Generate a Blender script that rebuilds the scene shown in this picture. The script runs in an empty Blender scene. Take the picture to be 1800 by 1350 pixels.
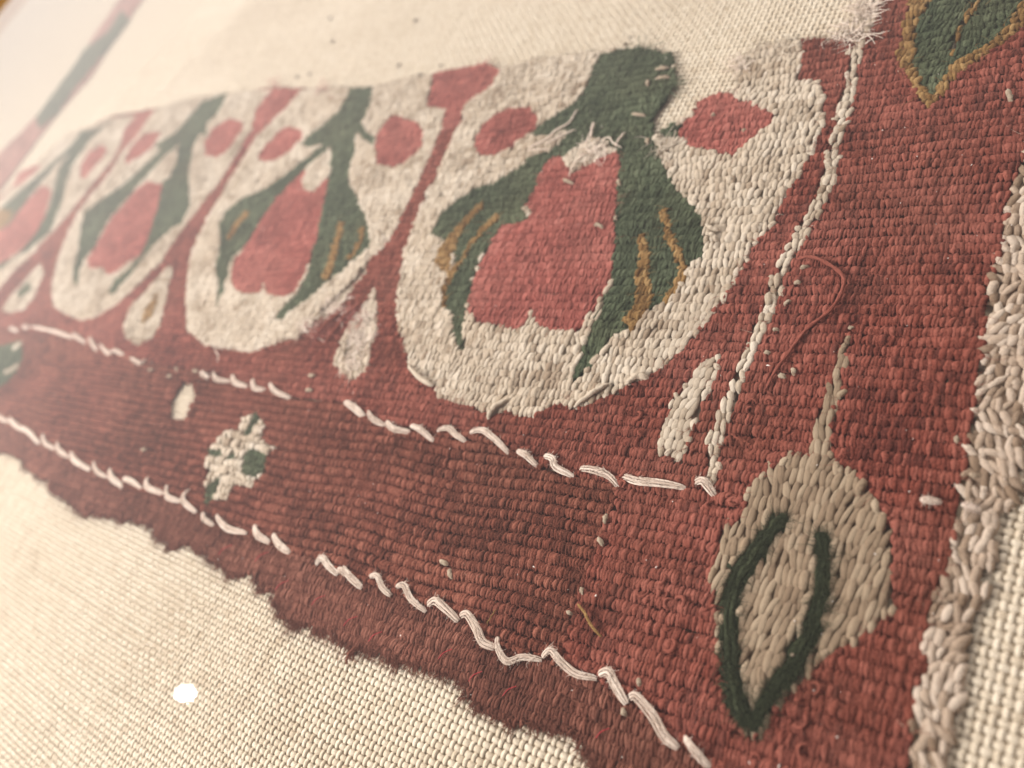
import bpy, math, random
import numpy as np
from mathutils import Vector, Matrix

# ------------------------------------------------------------------ camera
rng = np.random.default_rng(7)
random.seed(7)
scene = bpy.context.scene
MM = 0.001
F_PX, D_MM = 1501.15, 128.29                      # focal length in photo pixels, distance along the axis
ROT = np.array([[0.76934631, -0.40400502, 0.49485978],
                [0.13408941, 0.85950043, 0.49323325],
                [-0.6246009, -0.31311172, 0.71542628]])   # cloth axes (u right, v down, n away) in camera axes
CAM = -ROT.T @ np.array([0, 0, D_MM])             # camera centre, cloth axes, mm

cam_d = bpy.data.cameras.new('camera')
cam = bpy.data.objects.new('camera', cam_d)
scene.collection.objects.link(cam)
scene.camera = cam
cam_d.sensor_width = 36.0
cam_d.lens = 36.0 * F_PX / 1800.0
cam_d.clip_start = 0.002
cam_d.clip_end = 20.0
# cloth (u, v, n) -> world (x, y, z) = (u, -v, -n);  camera looks along -Z with +Y up
S = np.diag([1.0, -1.0, -1.0])
Rw = S @ ROT.T @ S
m4 = Matrix.Identity(4)
for i in range(3):
    for j in range(3):
        m4[i][j] = float(Rw[i, j])
    m4[i][3] = float((S @ CAM)[i] * MM)
cam.matrix_world = m4
cam_d.dof.use_dof = True
cam_d.dof.focus_distance = 0.108
cam_d.dof.aperture_fstop = 18.5
cam_d.dof.aperture_blades = 0

# ------------------------------------------------------------------ light
world = bpy.data.worlds.new('World')
scene.world = world
world.use_nodes = True
wn, wl = world.node_tree.nodes, world.node_tree.links
bg = wn['Background']
tcw = wn.new('ShaderNodeTexCoord')
sep = wn.new('ShaderNodeSeparateXYZ')
wl.new(tcw.outputs['Generated'], sep.inputs[0])
rmp = wn.new('ShaderNodeValToRGB')                 # room: pale walls, dimmer ceiling
rmp.color_ramp.elements[0].position = 0.0
rmp.color_ramp.elements[0].color = (1.36, 1.23, 1.12, 1)
rmp.color_ramp.elements[1].position = 1.0
rmp.color_ramp.elements[1].color = (0.34, 0.32, 0.33, 1)
e = rmp.color_ramp.elements.new(0.45)
e.color = (0.78, 0.71, 0.70, 1)
wl.new(sep.outputs['Z'], rmp.inputs[0])
mrx = wn.new('ShaderNodeMapRange')                 # the lit side of the room is to the left, the viewer stands to the right
mrx.inputs[1].default_value = -1.0; mrx.inputs[2].default_value = 1.0
mrx.inputs[3].default_value = 1.2; mrx.inputs[4].default_value = 0.25
wl.new(sep.outputs['X'], mrx.inputs[0])
wl.new(rmp.outputs[0], bg.inputs['Color'])
wl.new(mrx.outputs[0], bg.inputs['Strength'])


def area_light(name, loc, target, size, power, color, shape='SQUARE'):
    d = bpy.data.lights.new(name, 'AREA')
    d.shape = shape
    d.size = size
    d.energy = power
    d.color = color
    o = bpy.data.objects.new(name, d)
    scene.collection.objects.link(o)
    o.location = loc
    o.rotation_euler = (Vector(target) - Vector(loc)).to_track_quat('-Z', 'Y').to_euler()
    return o


area_light('key_fill_light', (-0.20, 0.52, 0.23), (-0.05, 0.0, 0.0), 0.15, 3.5, (1.0, 0.925, 0.84))
area_light('key_fill_light', (0.12, 0.50, 0.62), (-0.08, 0.0, 0.0), 0.25, 1.9, (1.0, 0.93, 0.85))  # added fill, no visible source: high on the right, softens yarn shadows
area_light('key_fill_light', (-0.25, -0.22, 0.22), (-0.05, 0.0, 0.0), 0.10, 3.0, (1.0, 0.95, 0.90))  # added out-of-frame fill that brightens the lower left linen

scene.view_settings.view_transform = 'Standard'
scene.view_settings.look = 'None'
scene.view_settings.exposure = 0.0
scene.view_settings.gamma = 1.0
scene.render.engine = 'CYCLES'
scene.cycles.use_denoising = True
scene.cycles.max_bounces = 6
scene.cycles.diffuse_bounces = 3
scene.cycles.transparent_max_bounces = 12


# ------------------------------------------------------------------ pixel -> cloth
def to_cloth(pts, h=1.0):
    """photo pixels -> cloth (u, v) in mm on the plane h mm above the linen"""
    p = np.atleast_2d(np.asarray(pts, float))
    ray = np.stack([(p[:, 0] - 900) / F_PX, (p[:, 1] - 675) / F_PX, np.ones(len(p))], 1) @ ROT
    t = (-h - CAM[2]) / ray[:, 2]
    return np.stack([CAM[0] + t * ray[:, 0], CAM[1] + t * ray[:, 1]], 1)


def to_pixel(uv, h=1.0):
    q = np.column_stack([uv[:, 0], uv[:, 1], np.full(len(uv), -h)]) - CAM
    c = q @ ROT.T
    return np.stack([c[:, 0] / c[:, 2] * F_PX + 900, c[:, 1] / c[:, 2] * F_PX + 675], 1), c[:, 2]


# smooth 2-D value noise
_T = rng.random((64, 64))


def vnoise(x, y):
    xi, yi = np.floor(x).astype(int), np.floor(y).astype(int)
    fx, fy = x - xi, y - yi
    fx, fy = fx * fx * (3 - 2 * fx), fy * fy * (3 - 2 * fy)
    g = lambda a, b: _T[a % 64, b % 64]
    return (g(xi, yi) * (1 - fx) * (1 - fy) + g(xi + 1, yi) * fx * (1 - fy)
            + g(xi, yi + 1) * (1 - fx) * fy + g(xi + 1, yi + 1) * fx * fy) * 2 - 1


# ------------------------------------------------------------------ materials
def mat_yarn(name, dark, mid, light, sheen=0.3, bump=0.5, fibre=(1.2, 14.0), rough=0.95, stain=None, stain_amt=0.0,
             stain_scale=60.0, felt=0.25, fade=None, fade_amt=0.0):
    m = bpy.data.materials.new(name)
    m.use_nodes = True
    n, l = m.node_tree.nodes, m.node_tree.links
    b = n['Principled BSDF']
    b.inputs['Roughness'].default_value = rough
    b.inputs['Specular IOR Level'].default_value = 0.15
    b.inputs['Sheen Weight'].default_value = sheen
    b.inputs['Sheen Roughness'].default_value = 0.6
    b.inputs['Sheen Tint'].default_value = (*light, 1)
    at = n.new('ShaderNodeAttribute'); at.attribute_name = 'yarn'      # along, around, seed
    tn = n.new('ShaderNodeAttribute'); tn.attribute_name = 'tone'
    vm = n.new('ShaderNodeVectorMath'); vm.operation = 'MULTIPLY'
    vm.inputs[1].default_value = (fibre[0], fibre[1], 31.7)
    l.new(at.outputs['Vector'], vm.inputs[0])
    nz = n.new('ShaderNodeTexNoise'); nz.inputs['Scale'].default_value = 1.0
    nz.inputs['Detail'].default_value = 4; nz.inputs['Roughness'].default_value = 0.65
    l.new(vm.outputs[0], nz.inputs['Vector'])
    # tone + fibre noise -> ramp
    ma = n.new('ShaderNodeMath'); ma.operation = 'MULTIPLY_ADD'
    ma.inputs[1].default_value = 0.7; 
    l.new(nz.outputs['Fac'], ma.inputs[0])
    sb = n.new('ShaderNodeMath'); sb.operation = 'SUBTRACT'; sb.inputs[1].default_value = 0.35
    l.new(tn.outputs['Fac'], sb.inputs[0])
    l.new(sb.outputs[0], ma.inputs[2])
    tcf = n.new('ShaderNodeTexCoord')                   # matted fibres, about 0.2 mm
    nf = n.new('ShaderNodeTexNoise'); nf.inputs['Scale'].default_value = 3200.0
    nf.inputs['Detail'].default_value = 3; nf.inputs['Roughness'].default_value = 0.7
    l.new(tcf.outputs['Object'], nf.inputs['Vector'])
    mf = n.new('ShaderNodeMath'); mf.operation = 'MULTIPLY_ADD'; mf.inputs[1].default_value = felt * 1.6
    l.new(nf.outputs['Fac'], mf.inputs[0])
    mo = n.new('ShaderNodeMath'); mo.operation = 'SUBTRACT'; mo.inputs[1].default_value = felt * 0.8
    l.new(ma.outputs[0], mo.inputs[0]); l.new(mo.outputs[0], mf.inputs[2])
    ma = mf
    r = n.new('ShaderNodeValToRGB')
    r.color_ramp.elements[0].position = 0.1; r.color_ramp.elements[0].color = (*dark, 1)
    r.color_ramp.elements[1].position = 0.9; r.color_ramp.elements[1].color = (*light, 1)
    e = r.color_ramp.elements.new(0.5); e.color = (*mid, 1)
    l.new(ma.outputs[0], r.inputs[0])
    col = r.outputs[0]
    if stain is not None:
        tc = n.new('ShaderNodeTexCoord')
        n2 = n.new('ShaderNodeTexNoise'); n2.inputs['Scale'].default_value = stain_scale
        n2.inputs['Detail'].default_value = 5
        l.new(tc.outputs['Object'], n2.inputs['Vector'])
        mr = n.new('ShaderNodeMapRange'); mr.inputs[1].default_value = 0.45; mr.inputs[2].default_value = 0.75
        mr.inputs[3].default_value = 0; mr.inputs[4].default_value = stain_amt
        l.new(n2.outputs['Fac'], mr.inputs[0])
        mx = n.new('ShaderNodeMix'); mx.data_type = 'RGBA'
        l.new(mr.outputs[0], mx.inputs[0]); l.new(col, mx.inputs[6]); mx.inputs[7].default_value = (*stain, 1)
        col = mx.outputs[2]
    if fade is not None:
        tc3 = n.new('ShaderNodeTexCoord')
        mp = n.new('ShaderNodeMapping'); mp.inputs['Location'].default_value = (0.37, 0.11, 0.2); mp.inputs['Scale'].default_value = (1.0, 1.6, 1.0)
        l.new(tc3.outputs['Object'], mp.inputs['Vector'])
        n3 = n.new('ShaderNodeTexNoise'); n3.inputs['Scale'].default_value = 38.0; n3.inputs['Detail'].default_value = 6
        n3.inputs['Roughness'].default_value = 0.65
        l.new(mp.outputs[0], n3.inputs['Vector'])
        m3 = n.new('ShaderNodeMapRange'); m3.inputs[1].default_value = 0.46; m3.inputs[2].default_value = 0.70
        m3.inputs[3].default_value = 0; m3.inputs[4].default_value = fade_amt
        l.new(n3.outputs['Fac'], m3.inputs[0])
        x3 = n.new('ShaderNodeMix'); x3.data_type = 'RGBA'
        l.new(m3.outputs[0], x3.inputs[0]); l.new(col, x3.inputs[6]); x3.inputs[7].default_value = (*fade, 1)
        col = x3.outputs[2]
    l.new(col, b.inputs['Base Color'])
    bp = n.new('ShaderNodeBump'); bp.inputs['Strength'].default_value = bump
    bp.inputs['Distance'].default_value = 0.00012
    l.new(nz.outputs['Fac'], bp.inputs['Height'])
    bf = n.new('ShaderNodeBump'); bf.inputs['Strength'].default_value = min(1.0, felt * 1.4)
    bf.inputs['Distance'].default_value = 0.0003
    l.new(nf.outputs['Fac'], bf.inputs['Height']); l.new(bp.outputs[0], bf.inputs['Normal'])
    l.new(bf.outputs[0], b.inputs['Normal'])
    return m


def mat_plain(name, col, rough=0.9, metallic=0.0, noise=None):
    m = bpy.data.materials.new(name)
    m.use_nodes = True
    n, l = m.node_tree.nodes, m.node_tree.links
    b = n['Principled BSDF']
    b.inputs['Base Color'].default_value = (*col, 1)
    b.inputs['Roughness'].default_value = rough
    b.inputs['Metallic'].default_value = metallic
    if noise:
        tc = n.new('ShaderNodeTexCoord')
        nz = n.new('ShaderNodeTexNoise'); nz.inputs['Scale'].default_value = noise[0]; nz.inputs['Detail'].default_value = 6
        l.new(tc.outputs['Object'], nz.inputs['Vector'])
        mx = n.new('ShaderNodeMix'); mx.data_type = 'RGBA'
        mx.inputs[6].default_value = (*col, 1); mx.inputs[7].default_value = (*noise[1], 1)
        l.new(nz.outputs['Fac'], mx.inputs[0]); l.new(mx.outputs[2], b.inputs['Base Color'])
    return m


M = {
    'white': mat_yarn('undyed_wool', (0.29, 0.215, 0.15), (0.52, 0.435, 0.34), (0.63, 0.55, 0.455), 0.12, 0.9, (1.0, 9.0),
                      stain=(0.50, 0.39, 0.28), stain_amt=0.4, stain_scale=70),
    'longwhite': mat_yarn('soiled_undyed_wool', (0.155, 0.10, 0.062), (0.315, 0.232, 0.157), (0.425, 0.335, 0.24), 0.12, 0.9, (1.0, 9.0),
                          stain=(0.30, 0.20, 0.12), stain_amt=0.5, stain_scale=90),
    'dash': mat_yarn('sewing_cotton', (0.50, 0.38, 0.31), (0.70, 0.57, 0.48), (0.80, 0.69, 0.60), 0.1, 0.9, (0.6, 7.0)),
    'selvage': mat_yarn('tan_wool', (0.24, 0.165, 0.11), (0.46, 0.35, 0.265), (0.58, 0.475, 0.385), 0.2, 1.0, (1.0, 8.0)),
    'red': mat_yarn('madder_wool', (0.075, 0.018, 0.013), (0.20, 0.049, 0.032), (0.31, 0.098, 0.070), 0.45, 0.7, (2.0, 8.0), felt=0.5,
                    stain=(0.15, 0.055, 0.034), stain_amt=0.6, stain_scale=45, fade=(0.34, 0.125, 0.095), fade_amt=0.55),
    'coral': mat_yarn('pale_madder_wool', (0.20, 0.054, 0.044), (0.34, 0.093, 0.073), (0.45, 0.165, 0.135), 0.45, 0.6, (2.0, 8.0), felt=0.5,
                      stain=(0.20, 0.055, 0.04), stain_amt=0.6, stain_scale=60, fade=(0.44, 0.17, 0.135), fade_amt=0.6),
    'brown': mat_yarn('red_brown_wool', (0.068, 0.019, 0.012), (0.185, 0.053, 0.033), (0.30, 0.11, 0.073), 0.45, 0.7, (2.0, 8.0), felt=0.6,
                      stain=(0.12, 0.045, 0.028), stain_amt=0.6, stain_scale=45, fade=(0.27, 0.085, 0.06), fade_amt=0.6),
    'fringe': mat_yarn('worn_brown_wool', (0.08, 0.027, 0.018), (0.175, 0.06, 0.04), (0.28, 0.115, 0.08), 0.5, 0.7, (1.5, 9.0), felt=0.6,
                       stain=(0.10, 0.035, 0.022), stain_amt=0.5, stain_scale=60),
    'green': mat_yarn('green_wool', (0.030, 0.041, 0.022), (0.068, 0.087, 0.047), (0.12, 0.142, 0.085), 0.45, 0.6, (2.5, 6.0), felt=0.7,
                      stain=(0.11, 0.105, 0.055), stain_amt=0.45, stain_scale=80, fade=(0.045, 0.058, 0.034), fade_amt=0.7),
    'darkgreen': mat_yarn('dark_green_wool', (0.018, 0.022, 0.012), (0.038, 0.045, 0.024), (0.07, 0.08, 0.042), 0.3, 0.6, (2.5, 6.0), felt=0.6),
    'fadedred': mat_yarn('faded_wool', (0.20, 0.085, 0.065), (0.33, 0.15, 0.12), (0.42, 0.23, 0.19), 0.4, 0.5, (2.0, 8.0)),
    'ochre': mat_yarn('ochre_wool', (0.13, 0.065, 0.02), (0.25, 0.14, 0.048), (0.36, 0.225, 0.095), 0.3, 0.7, (2.0, 8.0), felt=0.5),
    'linen': mat_yarn('linen_thread', (0.50, 0.405, 0.295), (0.65, 0.56, 0.44), (0.73, 0.65, 0.535), 0.05, 0.5, (1.5, 8.0), rough=0.8),
}
M['board'] = mat_plain('mount_board', (0.52, 0.425, 0.31), 0.95)
M['gilt'] = mat_plain('gilt_wood', (0.55, 0.30, 0.07), 0.38, 0.7, (30.0, (0.36, 0.18, 0.04)))
M['crumb'] = mat_plain('dark_crumb', (0.16, 0.12, 0.09), 0.95)
M['dust'] = mat_plain('pale_dust', (0.80, 0.72, 0.66), 0.5)
M['redfibre'] = mat_plain('crimson_fibre', (0.45, 0.02, 0.03), 0.7)


# ------------------------------------------------------------------ mesh helpers
def link(o, parent=None):
    scene.collection.objects.link(o)
    if parent is not None:
        o.parent = parent
    return o


def mesh_from(name, verts, quads, mat, yarn=None, tone=None, smooth=True):
    me = bpy.data.meshes.new(name)
    nv, nf, k = len(verts), len(quads), quads.shape[1]
    me.vertices.add(nv)
    me.vertices.foreach_set('co', np.ascontiguousarray(verts, np.float32).ravel())
    me.loops.add(nf * k)
    me.loops.foreach_set('vertex_index', np.ascontiguousarray(quads, np.int32).ravel())
    me.polygons.add(nf)
    me.polygons.foreach_set('loop_start', np.arange(0, nf * k, k, dtype=np.int32))
    if smooth:
        me.polygons.foreach_set('use_smooth', np.ones(nf, bool))
    if yarn is not None:
        a = me.attributes.new('yarn', 'FLOAT_VECTOR', 'POINT')
        a.data.foreach_set('vector', np.ascontiguousarray(yarn, np.float32).ravel())
    if tone is not None:
        a = me.attributes.new('tone', 'FLOAT', 'POINT')
        a.data.foreach_set('value', np.ascontiguousarray(tone, np.float32).ravel())
    me.update(calc_edges=True)
    me.validate()
    if mat:
        me.materials.append(mat)
    return me


def W(u, v, z):
    """cloth mm -> world metres"""
    return np.stack([u, -v, z], -1) * MM


# one woven float: spindle of yarn arching over a warp.  returns per-stitch vertex arrays
def spindles(c, ang, L, wd, ht, z0, bend, tone, n=6, m=6, pw=0.5, dip=0.8, rough_=0.0, sq=1.0, ex=2.2):
    N = len(L)
    s = np.linspace(-1, 1, n)                                  # along
    th = np.linspace(-0.30 * np.pi, 1.30 * np.pi, m)[::-1]     # round the top
    prof = (1 - np.abs(s) ** ex) ** pw
    prof[0] = prof[-1] = 0.18
    S_, T_ = np.meshgrid(s, th, indexing='ij')
    P_ = np.repeat(prof[:, None], m, 1)
    cT, sT = np.sign(np.cos(T_)) * np.abs(np.cos(T_)) ** sq, np.sign(np.sin(T_)) * np.abs(np.sin(T_)) ** sq
    along = S_[None] * (L / 2)[:, None, None]
    across = cT[None] * P_[None] * (wd / 2)[:, None, None] + bend[:, None, None] * (S_ ** 3 - S_)[None]
    z = z0[:, None, None] + ht[:, None, None] * (P_ * sT * 0.75 - dip * S_ ** 2)[None]
    ca, sa = np.cos(ang)[:, None, None], np.sin(ang)[:, None, None]
    # ang measured from the v axis
    u = c[:, 0, None, None] + across * ca + along * sa
    v = c[:, 1, None, None] - across * sa + along * ca
    if rough_:
        g_ = rng.normal(0, rough_, (3,) + u.shape) * (wd / 2)[None, :, None, None]
        u, v, z = u + g_[0], v + g_[1], z + g_[2]
    V = W(u, v, z).reshape(-1, 3)
    i, j = np.meshgrid(np.arange(n - 1), np.arange(m - 1), indexing='ij')
    q = np.stack([i * m + j, i * m + j + 1, (i + 1) * m + j + 1, (i + 1) * m + j], -1).reshape(-1, 4)
    Q = (q[None] + (np.arange(N) * n * m)[:, None, None]).reshape(-1, 4)
    seed = rng.random(N) * 50
    Y = np.stack([along + 0.35 * across, np.broadcast_to(T_[None] * (wd / 2)[:, None, None], along.shape),
                  np.broadcast_to(seed[:, None, None], along.shape)], -1).reshape(-1, 3)
    T = np.repeat(tone, n * m)
    return V, Q, Y, T


def cat(parts):
    """join (V,Q,Y,T) tuples"""
    off, Vs, Qs, Ys, Ts = 0, [], [], [], []
    for V, Q, Y, T in parts:
        Vs.append(V); Qs.append(Q + off); Ys.append(Y); Ts.append(T); off += len(V)
    return np.concatenate(Vs), np.concatenate(Qs), np.concatenate(Ys), np.concatenate(Ts)


def smooth_line(p, k=6):
    p = np.asarray(p, float)
    if len(p) < 3:
        t = np.linspace(0, 1, k + 1)[:, None]
        return p[0] * (1 - t) + p[-1] * t
    q = np.vstack([2 * p[0] - p[1], p, 2 * p[-1] - p[-2]])
    out = []
    for i in range(1, len(q) - 2):
        for t in np.linspace(0, 1, k, endpoint=False):
            a, b, c, d = q[i - 1], q[i], q[i + 1], q[i + 2]
            out.append(0.5 * (2 * b + (c - a) * t + (2 * a - 5 * b + 4 * c - d) * t * t + (3 * b - a - 3 * c + d) * t ** 3))
    out.append(p[-1])
    return np.array(out)


def tube(path, rad, m=8, tone=0.5, flat=1.0, rough_=0.05):
    """path: (k,3) cloth mm (u, v, z); rad scalar or (k,)"""
    path = np.asarray(path, float)
    k = len(path)
    rad = np.broadcast_to(rad, (k,))
    t = np.gradient(path, axis=0)
    t /= np.linalg.norm(t, axis=1)[:, None] + 1e-9
    side = np.cross(t, [0, 0, 1.0]); side /= np.linalg.norm(side, axis=1)[:, None] + 1e-9
    up = np.cross(side, t)
    a = np.linspace(0, 2 * np.pi, m, endpoint=False)
    P = path[:, None] + rad[:, None, None] * (np.cos(a)[None, :, None] * side[:, None] + flat * np.sin(a)[None, :, None] * up[:, None])
    P = P + rng.normal(0, rough_, P.shape) * rad[:, None, None]
    V = W(P[..., 0], P[..., 1], P[..., 2]).reshape(-1, 3)
    i, j = np.meshgrid(np.arange(k - 1), np.arange(m), indexing='ij')
    Q = np.stack([i * m + j, (i + 1) * m + j, (i + 1) * m + (j + 1) % m, i * m + (j + 1) % m], -1).reshape(-1, 4)
    ln = np.r_[0, np.cumsum(np.linalg.norm(np.diff(path, axis=0), axis=1))]
    sd = rng.random() * 50
    Y = np.stack([np.repeat(ln, m), np.tile(np.sin(a) * 0.4, k) + 0.25 * np.repeat(ln, m), np.full(k * m, sd)], -1)
    return V, Q, Y, np.full(k * m, tone)


def hairs(base, direc, length, rad, zamp, tone, seg=4):
    """many fine curved fibres; 3-sided"""
    N = len(length)
    s = np.linspace(0, 1, seg + 1)
    curl = rng.normal(0, 0.5, N)
    ang = direc[:, None] + curl[:, None] * s[None] * 1.6
    st = (length / seg)[:, None]
    u = base[:, 0, None] + np.cumsum(np.cos(ang) * st, 1)
    v = base[:, 1, None] + np.cumsum(np.sin(ang) * st, 1)
    z = base[:, 2, None] + zamp[:, None] * np.sin(np.pi * np.minimum(s * rng.uniform(0.5, 1.1, N)[:, None], 1))
    a = np.array([0, 2.094, 4.189])
    nx, ny = -np.sin(ang), np.cos(ang)
    r = (rad[:, None] * (1 - 0.7 * s[None]))
    U = u[..., None] + nx[..., None] * r[..., None] * np.cos(a)
    Vv = v[..., None] + ny[..., None] * r[..., None] * np.cos(a)
    Z = z[..., None] + r[..., None] * np.sin(a)
    V = W(U, Vv, Z).reshape(-1, 3)
    i, j = np.meshgrid(np.arange(seg), np.arange(3), indexing='ij')
    q = np.stack([i * 3 + j, (i + 1) * 3 + j, (i + 1) * 3 + (j + 1) % 3, i * 3 + (j + 1) % 3], -1).reshape(-1, 4)
    Q = (q[None] + (np.arange(N) * 3 * (seg + 1))[:, None, None]).reshape(-1, 4)
    Y = np.zeros((len(V), 3))
    return V, Q, Y, np.repeat(tone, 3 * (seg + 1))


# ------------------------------------------------------------------ the design, traced in photo pixels
# painted in order: (part key, yarn class, polygon)
FRINGE = [(-80, 770), (0, 793), (33, 803), (43, 820), (67, 837), (80, 843), (82, 858), (110, 870), (133, 897), (160, 900), (200, 910),
          (263, 923), (273, 947), (300, 962), (320, 953), (353, 973), (383, 993), (400, 1007), (437, 1003), (450, 1023), (473, 1043),
          (490, 1073), (513, 1097), (547, 1102), (573, 1113), (600, 1127), (620, 1147), (650, 1143), (683, 1157), (717, 1167),
          (757, 1167), (763, 1183), (807, 1200), (830, 1223), (867, 1260), (893, 1273), (937, 1263), (967, 1277), (997, 1290),
          (1020, 1307), (1033, 1330), (1043, 1350), (1062, 1400), (1090, 1470)]
def jag(line, step, amp, seed):
    rg = np.random.default_rng(seed)
    p = np.array(line, float)
    d = np.r_[0, np.cumsum(np.linalg.norm(np.diff(p, axis=0), axis=1))]
    t = np.arange(0, d[-1], step) + rg.uniform(-.35, .35, len(np.arange(0, d[-1], step))) * step
    t = np.clip(t, 0, d[-1])
    q = np.stack([np.interp(t, d, p[:, 0]), np.interp(t, d, p[:, 1])], 1)
    tan = np.gradient(q, axis=0); tan /= np.linalg.norm(tan, axis=1)[:, None] + 1e-9
    nr = np.stack([-tan[:, 1], tan[:, 0]], 1)
    q = q + nr * (rg.normal(0, amp, len(q)) * np.clip(q[:, :1].ravel() / 700 + .35, .35, 1.3))[:, None]
    return [tuple(a) for a in q]


FRINGE = jag(FRINGE, 8.0, 4.5, 5)
OUTER = [(0, 735), (40, 752), (90, 785), (150, 817), (210, 855), (290, 872), (350, 895), (425, 935), (500, 965), (560, 985), (620, 1015),
         (690, 1040), (750, 1065), (815, 1080), (855, 1130), (950, 1155), (1040, 1190), (1100, 1220), (1150, 1270), (1200, 1310), (1260, 1360), (1330, 1450)]
INNER = [(-80, 560), (0, 575), (100, 588), (170, 610), (250, 632), (340, 650), (430, 672), (505, 695), (600, 705), (680, 745), (760, 757),
         (830, 755), (900, 790), (980, 830), (1085, 848)]
SELV_L = [(1830, 200), (1800, 277), (1787, 310), (1773, 350), (1763, 400), (1757, 450), (1750, 452), (1737, 507), (1730, 583), (1723, 650), (1720, 683),
          (1713, 733), (1700, 783), (1693, 823), (1682, 843), (1690, 880), (1680, 917), (1667, 987), (1633, 1063), (1630, 1087),
          (1620, 1127), (1632, 1167), (1610, 1200), (1610, 1233), (1597, 1293), (1595, 1350), (1583, 1450)]
SELV_R = [(1655, 1450), (1667, 1350), (1680, 1250), (1697, 1167), (1713, 1087), (1730, 1017), (1747, 950), (1763, 900), (1780, 883),
          (1793, 800), (1800, 767), (1835, 620), (1870, 440), (1900, 260)]
TOP = [(-80, 380), (0, 345), (60, 290), (117, 236), (150, 225), (200, 203), (273, 190), (333, 173), (400, 163), (483, 153), (560, 156),
       (607, 152), (657, 150), (700, 140), (760, 130), (850, 113), (880, 122), (933, 103), (1033, 90), (1083, 88), (1120, 82), (1180, 93),
       (1187, 143), (1167, 177), (1150, 200), (1147, 230), (1165, 252), (1180, 225), (1195, 212), (1215, 195), (1230, 175),
       (1262, 162), (1282, 163), (1300, 150), (1288, 128), (1313, 100), (1340, 80), (1405, 68), (1430, 66), (1492, 66), (1500, 30),
       (1540, 0), (1548, -50), (1950, -70), (1900, 260)]


def stroke(line, w0, w1=None):
    """pixel polyline -> polygon of varying width"""
    p = smooth_line(line, 4)
    t = np.gradient(p, axis=0); t /= np.linalg.norm(t, axis=1)[:, None]
    n = np.stack([-t[:, 1], t[:, 0]], 1)
    w = np.linspace(w0, w1 if w1 is not None else w0, len(p))[:, None] / 2
    return np.vstack([p + n * w, (p - n * w)[::-1]])


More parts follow.
